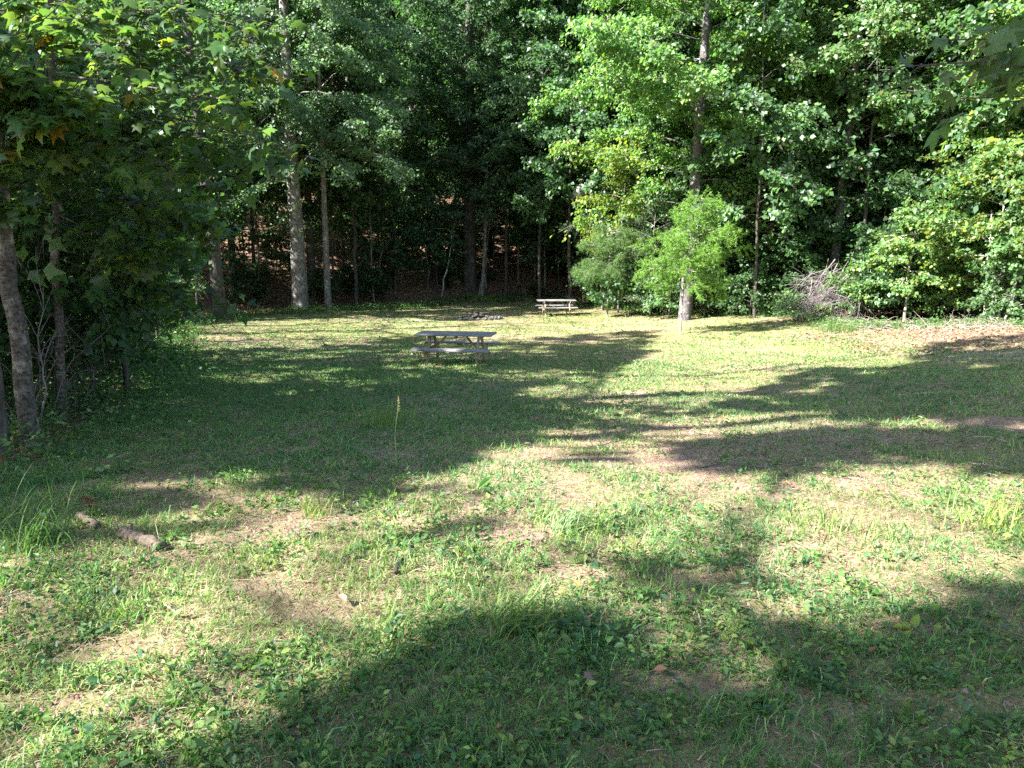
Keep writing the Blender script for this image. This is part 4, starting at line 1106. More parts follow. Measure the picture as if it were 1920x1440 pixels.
def grass():
    rng = np.random.default_rng(99)
    G = Geo()
    bands = [(1.4, 3.2, 2700, 0.0050, (.03, .08)), (3.2, 5.5, 1700, 0.0058, (.03, .08)), (5.5, 9.0, 850, 0.0080, (.03, .075)), (9.0, 14.0, 380, 0.012, (.03, .075)),
             (14.0, 22.0, 220, 0.020, (.025, .06)), (22.0, 33.0, 90, 0.032, (.025, .055)), (33.0, 48.0, 50, 0.045, (.03, .06))]
    for y0, y1, dens, w, (h0, h1) in bands:
        area = (y1 - y0) * (0.72 * (y0 + y1) + 1.6)
        n = int(area * dens)
        y = rng.uniform(y0, y1, n); x = rng.uniform(-1, 1, n) * (0.72 * y + 0.8)
        # blades stand in small tussocks
        tus = 0.045 * (w / .005) ** .6
        gx, gy = np.floor(x / tus / 2.2), np.floor(y / tus / 2.2)
        cx = (gx + hash2(gx, gy, 5)) * tus * 2.2; cy = (gy + hash2(gx, gy, 6)) * tus * 2.2
        pull = np.where(rng.random(n) < .62, rng.uniform(.3, .95, n), 0)
        x, y = x + (cx - x) * pull, y + (cy - y) * pull
        tone0 = hash2(gx, gy, 9)
        ok = inpoly(x, y, LAWN)
        dn = np.clip(cover_density(x, y) + .35 * lush_shade(x, y), 0, 1) * (1 - .8 * bare(x, y))
        ok &= rng.random(n) < 0.08 + 0.92 * dn
        bank = smooth(9.5, 12.0, x) * smooth(15.0, 18.5, y)
        ok &= rng.random(n) > 0.88 * bank
        x, y, dn, tone0 = x[ok], y[ok], dn[ok], tone0[ok]; n = len(x)
        h = rng.uniform(h0, h1, n) * (0.6 + 0.7 * dn) * (0.65 + 0.8 * fbm(x * 1.3, y * 1.3, 83, 3))
        tall = rng.random(n) < 0.012; h[tall] *= rng.uniform(1.6, 2.8, tall.sum())
        bend = rng.uniform(0.35, 1.9, n)
        tone = 0.7 * fbm(x * 0.8, y * 0.8, 55, 3) + 0.3 * tone0 + 0.16 * rng.normal(size=n)
        lu = lush_shade(x, y); t1 = (smooth(0.30, 0.66, tone) * (1 - .65 * lu))[:, None]  # shaded stretches get a greener, less yellow blade colour
        c = CG * (1 - t1) + CY * t1
        bl = (fbm(x * 0.35, y * 0.35, 58, 3) < 0.43)[:, None]; c = np.where(bl, c * 0.55 + CB * 0.45, c)
        dry = rng.random(n) < (0.11 + 0.32 * (1 - dn)) * (1 - .75 * lu)
        c = np.where(dry[:, None], STRAW[rng.integers(0, len(STRAW), n)] * rng.uniform(.6, 1.1, (n, 1)), c) * rng.uniform(.75, 1.25, (n, 1))
        bend[dry] *= 1.5; h[dry] *= 0.8
        B = np.stack([x, y, ground_z(x, y) - 0.006], -1)
        strip_blades(G, B, rng.random(n) * 6.283, h, w * rng.uniform(.6, 1.4, n), bend, rng.random(n) * 6.283, c)
    o = part('grass', G.mesh('grass', M_GRASS)); tag(o, kind='stuff')
grass()

def turf():
    """short matted blades, green and dead, that close the sward between the taller ones"""
    rng = np.random.default_rng(97)
    G = Geo()
    for y0, y1, dens, w, L in [(1.4, 3.2, 8000, .0055, .034), (3.2, 5.5, 4600, .0066, .036), (5.5, 9.0, 2000, .0095, .040), (9.0, 14.0, 760, .015, .045), (14.0, 24.0, 190, .028, .05)]:
        n = int((y1 - y0) * (0.72 * (y0 + y1) + 1.6) * dens)
        y = rng.uniform(y0, y1, n); x = rng.uniform(-1, 1, n) * (0.72 * y + 0.8)
        lu = lush_shade(x, y)
        dn = np.clip(cover_density(x, y) + .5 * lu, 0, 1) * (1 - .8 * bare(x, y))
        bank = smooth(9.5, 12.0, x) * smooth(15.0, 18.5, y)
        ok = inpoly(x, y, LAWN) & (rng.random(n) < .16 + .84 * dn) & (rng.random(n) > .85 * bank)
        x, y, dn, lu = x[ok], y[ok], dn[ok], lu[ok]; n = len(x)
        a = rng.random(n) * 6.283; tl = rng.uniform(.1, 1.0, n)
        d = np.stack([np.cos(a), np.sin(a), tl * 1.3], -1)
        nrm = np.stack([-np.cos(a) * .6, -np.sin(a) * .6, np.ones(n)], -1) + .5 * rng.normal(size=(n, 3))
        B = np.stack([x, y, ground_z(x, y) - .003], -1)
        tone = 0.75 * fbm(x * 0.8, y * 0.8, 55, 3) + .25 * vnoise(x * 9, y * 9, 12) + .14 * rng.normal(size=n)
        t1 = (smooth(.32, .66, tone) * (1 - .65 * lu))[:, None]
        c = CG * (1 - t1) + CY * t1
        dead = rng.random(n) < (.15 + .33 * (1 - dn)) * (1 - .7 * lu)
        c = np.where(dead[:, None], STRAW[rng.integers(0, len(STRAW), n)] * rng.uniform(.35, 1.0, (n, 1)), c) * rng.uniform(.7, 1.3, (n, 1))
        V, T = NEEDLE
        sz = L * rng.uniform(.5, 1.5, n)
        add_leaves(G, (V * np.array([w / L * 10, 1, 1]), T), B, nrm, d, sz, c)
    o = part('turf', G.mesh('turf', M_GRASS)); tag(o, kind='stuff')
turf()

def thatch():
    """dead straw and clippings lying flat between the tussocks"""
    rng = np.random.default_rng(98)
    G = Geo()
    for y0, y1, dens, w, L in [(1.4, 3.5, 2200, .0034, .075), (3.5, 7.0, 1000, .0048, .085), (7.0, 13.0, 480, .008, .10), (13.0, 24.0, 120, .016, .15), (24.0, 46.0, 26, .03, .22)]:
        n = int((y1 - y0) * (0.72 * (y0 + y1) + 1.6) * dens)
        y = rng.uniform(y0, y1, n); x = rng.uniform(-1, 1, n) * (0.72 * y + 0.8)
        ok = inpoly(x, y, LAWN) & (rng.random(n) < (0.25 + 0.7 * fbm(x * 2.0, y * 2.0, 44, 3)) * (1 - .6 * lush_shade(x, y)) * (1 - .35 * bare(x, y)))
        x, y = x[ok], y[ok]; n = len(x)
        a = rng.random(n) * 6.283
        d = np.stack([np.cos(a), np.sin(a), .10 * rng.normal(size=n)], -1) * (L * rng.uniform(.4, 1.3, n) * .5)[:, None]
        cu = np.stack([-np.sin(a), np.cos(a), 0 * a], -1) * (L * .12 * rng.normal(size=n))[:, None]
        s_ = np.stack([-np.sin(a), np.cos(a), 0 * a], -1) * (w * .5 * rng.uniform(.6, 1.3, n))[:, None]
        C = np.stack([x, y, ground_z(x, y) + rng.uniform(.004, .022, n)], -1)
        V = np.stack([C - d - s_, C - d + s_, C + cu - s_ , C + cu + s_, C + d], 1); V[:, 2:4, 2] += .006
        T = (np.arange(n) * 5)[:, None, None] + np.array([(0, 1, 3), (0, 3, 2), (2, 3, 4)])[None]
        c = STRAW[rng.integers(0, len(STRAW), n)] * rng.uniform(.45, 1.1, (n, 1))
        dk = rng.random(n) < .16; c[dk] = np.array([.13, .085, .06]) * rng.uniform(.6, 1.4, (dk.sum(), 1))
        g = rng.random(n) < .25; c[g] = (CG * .5 + CY * .5) * rng.uniform(.7, 1.2, (g.sum(), 1))
        G.add(V.reshape(-1, 3), T.reshape(-1, 3), np.repeat(c, 5, 0))
    o = part('straw', G.mesh('straw', M_GRASS)); tag(o, kind='stuff')
thatch()

def weeds():
    rng = np.random.default_rng(123)
    G = Geo()
    for y0, y1, dens, size, nl in [(1.4, 3.2, 520, .030, 8), (3.2, 6.0, 250, .036, 7), (6.0, 11.0, 90, .042, 5), (11.0, 20.0, 26, .055, 4), (20.0, 34.0, 6, .075, 4)]:
        area = (y1 - y0) * (0.72 * (y0 + y1) + 1.6)
        n = int(area * dens)
        y = rng.uniform(y0, y1, n); x = rng.uniform(-1, 1, n) * (0.72 * y + 0.8)
        pn = 0.6 * fbm(x * 0.9 + 30, y * 0.9, 91, 3) + 0.4 * fbm(x * 3.1, y * 3.1, 93, 2)
        left = 1.1 * lush_shade(x, y)
        ok = inpoly(x, y, LAWN) & (rng.random(n) < (1.2 * smooth(0.44, 0.60, pn + 0.16 * left) + 0.035) * (1 - .85 * bare(x, y)))
        x, y = x[ok], y[ok]; n = len(x)
        base = np.stack([x, y, ground_z(x, y)], -1)
        hgt = rng.uniform(.01, .085, n) * (1 + 0.3 * (size / .03 - 1))
        c0 = pick_col(rng, n, [(0.070, 0.140, 0.038), (0.10, 0.175, 0.045), (0.15, 0.21, 0.055), (0.055, 0.115, 0.048)], .15)
        ps = np.exp(.38 * rng.normal(size=n)).clip(.4, 1.5)
        for k in range(nl):
            az = rng.random(n) * 6.283
            d = np.stack([np.cos(az), np.sin(az), rng.uniform(-.3, .9, n)], -1)
            P = base + d * np.array([.018, .018, 0]) * (size / .03); P[:, 2] += hgt * (k + .3) / nl
            nrm = np.array([0, 0, 1.0]) + 0.5 * rng.normal(size=(n, 3))
            V, T = OVAL6 if y0 < 2 else OVAL
            narrow = rng.random() < .4
            add_leaves(G, (V * np.array([.5 if narrow else 1, 1, 1]), T), P, nrm, d, size * ps * rng.uniform(.45, 1.2, n), c0 * rng.uniform(.8, 1.2, (n, 1)))
    o = part('weeds', G.mesh('weeds', M_GRASS)); tag(o, kind='stuff')
weeds()

def crumbs():
    """clods, grit and broken twigs lying on the worn soil"""
    rng = np.random.default_rng(311)
    G = Geo()
    y = rng.uniform(1.6, 10, 60000); x = rng.uniform(-1, 1, 60000) * (.72 * y + .8)
    ok = inpoly(x, y, LAWN) & (rng.random(60000) < .10 + .6 * bare(x, y)) & (rng.random(60000) < 3.2 / y)
    x, y = x[ok], y[ok]; n = len(x)
    s_ = rng.uniform(.004, .014, n) * (1 + .5 * (rng.random(n) < .08)); z = ground_z(x, y)
    a = rng.random(n) * 6.283
    P = [np.stack([x + np.cos(a + k * 2.094) * s_ * rng.uniform(.7, 1.3, n), y + np.sin(a + k * 2.094) * s_, z - .002], -1) for k in range(3)]
    P.append(np.stack([x + .3 * s_ * rng.normal(size=n), y + .3 * s_ * rng.normal(size=n), z + s_ * rng.uniform(.6, 1.3, n)], -1))
    T = (np.arange(n) * 4)[:, None, None] + np.array([(0, 1, 3), (1, 2, 3), (2, 0, 3)])[None]
    G.add(np.stack(P, 1).reshape(-1, 3), T.reshape(-1, 3), np.repeat(pick_col(rng, n, [(.17, .105, .078), (.23, .15, .112), (.11, .07, .052), (.21, .18, .15)], .15), 4, 0))
    for k in range(110):
        q = np.array([rng.uniform(-4.5, 6), rng.uniform(1.9, 9), 0]); q[2] = ground_z(q[0], q[1]) + .012
        a_ = rng.random() * 6.28; d = np.array([math.cos(a_), math.sin(a_), .08 * rng.normal()]) * rng.uniform(.05, .22)
        tube(G, bez(q - d, q + d, .01, 4, rng, .02), np.array([.004, .0035, .003, .0015]) * rng.uniform(.7, 1.5), 4, rng.choice([.10, .2, .32]) * np.array([1, .8, .66]))
    o = part('soil_crumbs', G.mesh('soil_crumbs', M_DRYLEAF)); tag(o, kind='stuff')
crumbs()

def undergrowth():
    """low leafy cover along the feet of the woods and in the left thicket"""
    rng = np.random.default_rng(321)
    G = Geo()
    pts = []
    L = np.array(LAWN)
    for a, c_ in zip(L[1:-2], L[2:-1]):
        n = int(np.linalg.norm(c_ - a) * 34)
        t = rng.random((n, 1)); p = a + (c_ - a) * t + rng.normal(size=(n, 2)) * 0.55
        pts.append(p)
    P = np.concatenate(pts)
    Q = np.stack([rng.uniform(-9.5, -3.6, 1500), rng.uniform(3.0, 13.0, 1500)], -1)
    Q = Q[~inpoly(Q[:, 0], Q[:, 1], LAWN)]
    P = np.concatenate([P, Q])
    n = len(P); z = ground_z(P[:, 0], P[:, 1])
    near = P[:, 1] < 14
    for k in range(10):
        az = rng.random(n) * 6.283; rr = rng.uniform(.02, .22, n)
        hh = rng.uniform(.03, .34, n) * rng.uniform(.4, 1.1, n)
        B = np.stack([P[:, 0] + np.cos(az) * rr, P[:, 1] + np.sin(az) * rr, z + hh], -1)
        d = np.stack([np.cos(az), np.sin(az), rng.normal(size=n) * .4], -1)
        sz = np.where(near, .06, .10) * rng.uniform(.6, 1.3, n)
        add_leaves(G, OVAL, B, np.array([0, 0, 1.0]) + .45 * rng.normal(size=(n, 3)), d, sz, pick_col(rng, n, GREEN + BRIGHT, .2))
    # grass fringe
    m = 22000
    i = rng.integers(0, n, m)
    x, y = P[i, 0] + rng.normal(size=m) * .3, P[i, 1] + rng.normal(size=m) * .3
    B = np.stack([x, y, ground_z(x, y) - .01], -1)
    az = rng.random(m) * 6.283
    d = np.stack([np.cos(az) * .45, np.sin(az) * .45, np.ones(m)], -1)
    V, T = NEEDLE
    far = np.clip(y / 8.0, 1, 4)
    Vv = V * np.array([.55, 1, 1])
    add_leaves(G, (Vv, T), B, np.stack([np.cos(az), np.sin(az), .2 + 0 * az], -1), d, rng.uniform(.10, .30, m) * np.where(y < 14, .5, 1), pick_col(rng, m, BRIGHT + GREEN, .2))
    o = part('undergrowth', G.mesh('undergrowth', M_LEAF)); tag(o, kind='stuff')
undergrowth()

def litter():
    rng = np.random.default_rng(555)
    G = Geo()
    x = rng.uniform(-22, 20, 26000); y = rng.uniform(30, 62, 26000)
    ok = ~inpoly(x, y, LAWN) & (np.abs(x) < y * .62)
    x, y = x[ok], y[ok]
    x2 = np.concatenate([x, rng.uniform(8.5, 17, 5200)]); y2 = np.concatenate([y, rng.uniform(17.0, 25, 5200)])
    x3 = rng.uniform(-4.5, 7, 420); y3 = rng.uniform(1.8, 9, 420)
    x2 = np.concatenate([x2, x3]); y2 = np.concatenate([y2, y3])
    n = len(x2)
    e = .1
    nx = -(ground_z(x2 + e, y2) - ground_z(x2 - e, y2)) / (2 * e); ny = -(ground_z(x2, y2 + e) - ground_z(x2, y2 - e)) / (2 * e)
    nrm = np.stack([nx, ny, np.ones(n)], -1) + .35 * rng.normal(size=(n, 3))
    P = np.stack([x2, y2, ground_z(x2, y2) + rng.uniform(.01, .04, n)], -1)
    sz = np.where(y2 > 28, .17, np.where(y2 > 12, .075, .034)) * rng.uniform(.5, 1.4, n)
    cl = pick_col(rng, n, [(0.32, 0.20, 0.135), (0.24, 0.14, 0.09), (0.40, 0.29, 0.20)], .2); bk = (y2 > 12) & (y2 < 28)
    c0 = pick_col(rng, n, [(0.16, 0.095, 0.06), (0.22, 0.135, 0.09), (0.10, 0.06, 0.042), (0.28, 0.19, 0.13)], .2)
    add_leaves(G, BROAD, P, nrm, rng.normal(size=(n, 3)), sz, np.where((bk & (rng.random(n) < .6))[:, None], cl, c0))
    o = part('fallen_leaves', G.mesh('fallen_leaves', M_DRYLEAF)); tag(o, kind='stuff')
litter()

# ----------------------------------------------------------------------------
# PICNIC TABLES
# ----------------------------------------------------------------------------
def board(name, L_, W_, T_, mat, parent, loc, rot=(0, 0, 0), bev=0.006):
    bm = bmesh.new()
    bmesh.ops.create_cube(bm, size=1.0)
    for v in bm.verts: v.co = Vector((v.co.x * L_, v.co.y * W_, v.co.z * T_))
    bmesh.ops.bevel(bm, geom=list(bm.edges), offset=bev, segments=1, affect='EDGES')
    me = bpy.data.meshes.new(name); bm.to_mesh(me); bm.free()
    me.materials.append(mat)
    o = part(name, me, parent); o.location = loc; o.rotation_euler = rot
    return o

def picnic_table(base, rz, label):
    rg = np.random.default_rng(8)
    r = empty('picnic_table', tuple(base), rz)
    Lt = 1.83
    for k in range(5):
        board('tabletop_plank', Lt * (1 + .004 * rg.normal()), .138, .038, M_WOOD_GREY, r, (0.004 * rg.normal(), (k - 2) * .146, .735 + .003 * rg.normal()), (0.01 * rg.normal(), 0, 0))
    for s in (-1, 1):
        for k in range(2):
            board('bench_plank', Lt, .132, .038, M_WOOD_GREY, r, (0, s * (.60 + .141 * k), .437 + .003 * rg.normal()), (0.01 * rg.normal(), 0, 0))
    for e in (-1, 1):
        x = e * .62
        board('top_cleat', .72, .038, .085, M_WOOD_TAN, r, (x, 0, .672), (0, 0, math.pi / 2))
        board('bench_beam', 1.50, .038, .136, M_WOOD_TAN, r, (x, 0, .348), (0, 0, math.pi / 2))
        for s in (-1, 1):
            # splayed leg, from under the top out to the ground
            top = Vector((x - e * .041, s * .20, .705)); foot = Vector((x - e * .041, s * .60, -.03))
            d = foot - top; mid = (top + foot) / 2
            o = board('leg', d.length, .038, .115, M_WOOD_TAN, r, mid)
            o.rotation_euler = d.to_track_quat('X', 'Z').to_euler()
        a = Vector((x - e * .07, 0, .33)); c = Vector((e * .22, 0, .70)); d = c - a
        o = board('brace', d.length, .075, .038, M_WOOD_TAN, r, (a + c) / 2); o.rotation_euler = d.to_track_quat('X', 'Z').to_euler()
    board('top_cleat', .66, .038, .06, M_WOOD_TAN, r, (0.03, 0, .684), (0, 0, math.pi / 2))
    for s in (-1, 1):
        board('bench_cleat', .26, .10, .036, M_WOOD_TAN, r, (-.05, s * .67, .398), (0, 0, math.pi / 2))
    return tag(r, label, 'picnic table', 'picnic tables on the lawn')
pa, pb = at(815, 690), at(905, 690)
c1 = at(856, 683); 
picnic_table(c1, math.radians(-8), 'nearer weathered grey picnic table on the shaded lawn')
c2 = at(1043, 592)
picnic_table(c2, math.radians(5), 'far picnic table at the back edge of the lawn')

# ----------------------------------------------------------------------------
# FIRE RING, LOGS, STICKS, BRUSH PILE, SMALL PLANTS
# ----------------------------------------------------------------------------
def rock_mesh(seed, s):
    rg = np.random.default_rng(seed)
    bm = bmesh.new(); bmesh.ops.create_icosphere(bm, subdivisions=1, radius=1)
    for v in bm.verts:
        v.co = Vector((v.co.x * s[0], v.co.y * s[1], v.co.z * s[2])) * (1 + .16 * rg.normal())
    me = bpy.data.meshes.new('stone'); bm.to_mesh(me); bm.free(); me.materials.append(M_STONE)
    a = me.attributes.new('col', 'FLOAT_COLOR', 'POINT'); a.data.foreach_set('color', np.ones(len(me.vertices) * 4, np.float32))
    return me
c = at(898, 600)
fp = empty('fire_pit', tuple(c))
rocks = [rock_mesh(k, (.15, .10, .07)) for k in range(5)]
for k in range(20):
    a = k * 2 * math.pi / 20
    x, y = 0.98 * math.cos(a), 0.85 * math.sin(a)
    o = part('stone', rocks[k % 5], fp)
    o.location = (x, y, float(ground_z(c[0] + x, c[1] + y)) - c[2] + .06); o.rotation_euler = (0, 0, a + math.pi / 2); o.scale = (1, 1, .8 + .5 * ((k * 7) % 5) / 5)
G = Geo(); rg = np.random.default_rng(3)
for k in range(7):
    a = rg.random() * 6.28; d = np.array([math.cos(a), math.sin(a), .1]) * .42
    m = np.array([rg.normal() * .15, rg.normal() * .15, .10 + .04 * k]); 
    tube(G, [m - d, m, m + d], [.035, .04, .03], 6, cap=True)
part('charred_wood', G.mesh('charred_wood', M_BARK_DARK, True), fp)
tag(fp, 'low ring of grey stones on the shaded lawn behind the nearer table', 'fire pit')

def log(name, label, a, b_, r, mat, seed, cat='log', lift=0.6, wob=.012, knob=0.12):
    rg = np.random.default_rng(seed)
    a, b_ = np.asarray(a), np.asarray(b_)
    n = 18; t = np.linspace(0, 1, n)[:, None]
    q = a + (b_ - a) * t; q[:, 2] += r * lift
    low = rg.normal(size=(5, 3)) * wob
    q += np.stack([np.interp(t[:, 0] * 4, np.arange(5), low[:, k]) for k in range(3)], -1)
    base = q.mean(0); base[2] -= r * lift
    rr = r * (1 + knob * np.interp(np.linspace(0, 6, n), np.arange(7), rg.normal(size=7)) + .4 * knob * rg.normal(size=n))
    G = Geo(); k_ = 12 if r > .02 else 7
    tube(G, q - base, rr, k_, cap=True)
    v = G.v[0]; c = (q - base).astype(np.float32)
    d = v[:n * k_].reshape(n, k_, 3) - c[:, None]
    v[:n * k_] = (c[:, None] + d * (1 + knob * .7 * rg.normal(size=(n, k_, 1)))).reshape(-1, 3)
    cc = np.ones((len(v), 3), np.float32); cc[-2:] *= .35; G.c[0] = cc
    for m in range(2 if r > .02 else 1):      # stubs of broken side branches
        i = rg.integers(3, n - 3); dd = unit(rg.normal(size=3) * [1, 1, .3] + [0, 0, .6])
        tube(G, [c[i], c[i] + dd * r * 1.9], [r * .32, r * .2], 5, cap=True)
    o = part(name, G.mesh(name, mat, True)); o.location = base
    return tag(o, label, cat)
log('log', 'short rotting log with round cut end in the left foreground', at(230, 1010), at(306, 1034), .036, M_LOG, 1)
log('log', 'smaller grey branch piece behind the short rotting log', at(148, 978), at(186, 996), .024, M_LOG, 2)
log('stick', 'dark charred stick lying on the grass at centre foreground', at(738, 1082), at(774, 1034), .0125, M_BARK_DARK, 3, 'stick', 1.4, wob=.006)
log('stick', 'thin pale straw stalk lying across the grass near the bottom', at(1078, 1190), at(1142, 1191), .0025, M_TWIG, 4, 'stick', 12.0, wob=.002)
log('stick', 'pale fallen stick on the shaded grass left of the nearer table', at(448, 712), at(458, 688), .012, M_TWIG, 5, 'stick', 1.5)
log('log', 'weathered grey broken trunk slanting out of the dark wood by the sunlit leaves', pt(1078, 372, 39), pt(1112, 352, 39.5), .26, M_BARK_PALE, 6, 'fallen trunk', wob=.05)
log('stick', 'long pale pole leaning into the thicket beneath the left shrubs', at(132, 640) + [0, 0, .55], at(190, 622) + [0, 0, .7], .02, M_BARK_PALE, 7, 'stick')
log('stick', 'pale fallen branch slanting up beneath the bright right shrubs', at(1764, 592), at(1820, 600) + [0, .4, .75], .025, M_TWIG, 8, 'stick')

for k, (x, y, L, a, lab) in enumerate([(-8.3, 47.5, 3.2, .3, 'pale fallen limb on the dark slope right of the straight grey trunk'), (-5.4, 50.0, 2.8, -.5, 'fallen limb on the slope behind the bent pale stem'),
        (-3.6, 47.6, 2.4, .9, 'short fallen limb at the hill foot left of the broad dark trunk'), (-6.8, 53.0, 3.6, -.2, 'long fallen limb high on the dark slope'), (-.5, 50.5, 2.6, .4, 'fallen limb on the slope right of the broad dark trunk')]):
    p = np.array([x, y, float(ground_z(x, y))]); q = np.array([x + L * math.cos(a), y + L * .5 * math.sin(a), 0]); q[2] = ground_z(q[0], q[1]) + .35
    log('fallen_limb', lab, p, q, .05, M_TWIG, 30 + k, 'fallen branch', 1.2, wob=.08)

def brush_pile():
    rg = np.random.default_rng(66)
    c = at(1560, 606)
    root = empty('brush_pile', tuple(c))
    twig = Geo()
    src = np.array([1.5, .9, 1.5])
    for k in range(95):
        a = rg.uniform(math.pi * .68, math.pi * 1.35)
        L = rg.uniform(.7, 2.3)
        p = src + rg.normal(size=3) * [.5, .45, .5] - [1.1 * rg.random(), 0, .5 * rg.random()]
        e = p + np.array([math.cos(a) * L, math.sin(a) * L * .7, -p[2] + rg.uniform(0.02, 1.9) * rg.random() ** .8 - .1])
        e[2] = max(e[2], .05)
        path = bez(p, e, rg.uniform(-.1, .5), 7, rg, .34); path[1:-1] += rg.normal(size=(5, 3)) * .045
        G = Geo(); tube(G, path, np.linspace(rg.uniform(.008, .026), .003, 7), 4)
        part('branch', G.mesh('branch', M_BRUSH, True), root)
        for j in range(10):
            t = rg.uniform(.25, 1); f = t * 5; i = min(int(f), 4)
            q = path[i] + (path[i + 1] - path[i]) * (f - i); d = unit(path[i + 1] - path[i]) + rg.normal(size=3) * .55
            e2 = q + unit(d) * rg.uniform(.2, .8); e2[2] = max(e2[2], .02)
            tube(twig, bez(q, e2, .04, 4, rg, .06), np.linspace(.007, .003, 4), 3)
    o = part('twigs', twig.mesh('twigs', M_BRUSH, True), root); o['kind'] = 'stuff'
    tag(root, 'heap of bare pinkish grey dead branches at the wood edge', 'brush pile')
    # a scatter of small dead branches along the right bank
    G = Geo()
    for k in range(120):
        p = at(rg.uniform(1560, 1915), rg.uniform(606, 622)); a = rg.random() * 6.28; L = rg.uniform(.3, 1.0)
        e = p + np.array([math.cos(a) * L, math.sin(a) * L * .6, rg.uniform(.05, .3)])
        tube(G, bez(p, e, .08, 5, rg, .06), np.linspace(.011, .003, 5), 3)
        for j in range(2):
            m = p + (e - p) * rg.uniform(.3, .8); tube(G, [m, m + rg.normal(size=3) * [.2, .2, .1] + [0, 0, .1]], [.006, .002], 3)
    o = part('dead_twigs', G.mesh('dead_twigs', M_TWIG, True)); o['kind'] = 'stuff'
brush_pile()

def blade_mesh(G, p, az, h, w, bend, col, n=6):
    d = np.array([math.cos(az), math.sin(az), 0]); s = np.array([-math.sin(az), math.cos(az), 0])
    pts, ang, q = [], 0.0, np.array(p, float); a0 = abs(math.sin(az * 37.0)) * .55 * min(1, bend)
    for i in range(n + 1):
        pts.append(q.copy()); ang = a0 + bend * (i / n) ** 1.3
        q = q + (d * math.sin(ang) + np.array([0, 0, 1]) * math.cos(ang)) * h / n
    pts = np.array(pts); ww = w * .5 * (1 - (np.linspace(0, 1, n + 1)) ** 2.2) + .0004
    V = np.concatenate([pts - s * ww[:, None], pts + s * ww[:, None]]); m = n + 1
    T = []
    for i in range(n): T += [(i, m + i, m + i + 1), (i, m + i + 1, i + 1)]
    G.add(V, T, np.tile(col, (len(V), 1)))

def plant_leaf_mesh(k, cols, w=1.0):
    rg = np.random.default_rng(1200 + k); G = Geo(); V, T = OVAL6
    V = V * np.array([w * rg.uniform(.8, 1.2), 1, rg.uniform(.4, 2.0)]); V[:, 2] -= rg.uniform(0, .3) * V[:, 1] ** 2
    G.add(V, T, np.tile(pick_col(rg, 1, cols, .12), (len(V), 1)))
    return G.mesh('leaf', M_GRASS)
def put_leaf(me, root, p, nrm, d, s_):
    o = part('leaf', me, root); R = frames(np.asarray(nrm, float)[None], np.asarray(d, float)[None])[0] * s_
    o.matrix_local = Matrix(((*R[0], p[0]), (*R[1], p[1]), (*R[2], p[2]), (0, 0, 0, 1)))

def leafy_plant(name, px, py, label, n, h, size, cols, spread, seed, w=1.0, up=.5, cat='plant'):
    rg = np.random.default_rng(seed); b_ = at(px, py); root = empty(name, tuple(b_))
    ms = [plant_leaf_mesh(seed * 10 + k, cols, w) for k in range(4)]
    G = Geo()
    for k in range(max(3, n // 12)):
        q = np.array([rg.normal() * spread * .6, rg.normal() * spread * .6, h * rg.uniform(.4, .9)])
        tube(G, [(q[0] * .5, q[1] * .5, -.03), q], [.0025, .0015], 3, (.5, .6, .3))
    part('stem', G.mesh('stem', M_GRASS), root)
    for k in range(n):
        a = rg.random() * 6.283; d = np.array([math.cos(a), math.sin(a), rg.uniform(up - .5, up + .7)])
        p = np.array([rg.normal() * spread, rg.normal() * spread, h * rg.random() ** 1.3 * .9 + .005])
        put_leaf(ms[rg.integers(4)], root, p, np.array([0, 0, 1.0]) + .4 * rg.normal(size=3), d, size * rg.uniform(.55, 1.25))
    return tag(root, label, cat)

def tuft(px, py, label, n, h, w, bend, cols, spread, seed, name='grass_tuft', lean=None, cat='grass tuft'):
    rg = np.random.default_rng(seed); b_ = at(px, py); root = Geo()
    for k in range(n):
        az = rg.random() * 6.283 if lean is None else lean + rg.normal() * .8
        p = np.array([rg.normal() * spread, rg.normal() * spread, -.01])
        blade_mesh(root, p, az, h * rg.uniform(.5, 1.15), w * rg.uniform(.7, 1.2), bend * rg.uniform(.4, 1.3), pick_col(rg, 1, cols, .15)[0])
    o = part(name, root.mesh(name, M_GRASS)); o.location = b_
    return tag(o, label, cat)
GC = [(0.085, 0.155, 0.035), (0.13, 0.19, 0.045), (0.07, 0.13, 0.035)]; YC = [(0.20, 0.25, 0.05), (0.15, 0.21, 0.05)]
tuft(60, 1030, 'long arching grass clump at the left frame edge', 80, .55, .007, 2.4, [(0.06, 0.12, 0.035), (0.08, 0.14, 0.04)], .10, 1)
tuft(970, 1185, 'broad bladed grass tuft at the edge of the bottom shade', 60, .22, .010, 1.7, GC + YC, .07, 2, lean=.3)
tuft(735, 1215, 'reddish tipped coarse tuft left of the broad bladed tuft', 60, .19, .008, 1.7, GC + [(0.2, 0.13, 0.06)], .06, 3)
tuft(1885, 1000, 'bright yellow green tall grass clump at the right frame edge', 150, .26, .006, 1.5, YC, .16, 4)
leafy_plant('strap_leaved_plant', 903, 924, 'upright strap leaved plant near the middle of the lawn', 7, .03, .15, [(0.08, 0.15, 0.06)], .02, 5, w=.26, up=1.3)
tuft(715, 800, 'tall fine grass clump behind the seed stalk', 130, .30, .007, .9, YC + GC, .16, 6)
tuft(1060, 1000, 'flattened pale blue green grass tuft at centre', 70, .26, .006, 2.2, [(0.17, 0.23, 0.11), (0.13, 0.19, 0.09)], .05, 7, lean=.4)
leafy_plant('leafy_clump', 1110, 1225, 'dark leafy clump in the bottom shade under the straw stalk', 150, .13, .042, [(0.05, 0.12, 0.045), (0.07, 0.15, 0.05)], .085, 8)
tuft(590, 968, 'small bright tuft at the edge of the left shade', 46, .16, .007, .9, YC, .05, 9)
tuft(1560, 1000, 'wispy tall grass tuft on the sunny right lawn', 70, .24, .005, 1.3, YC + GC, .14, 10)
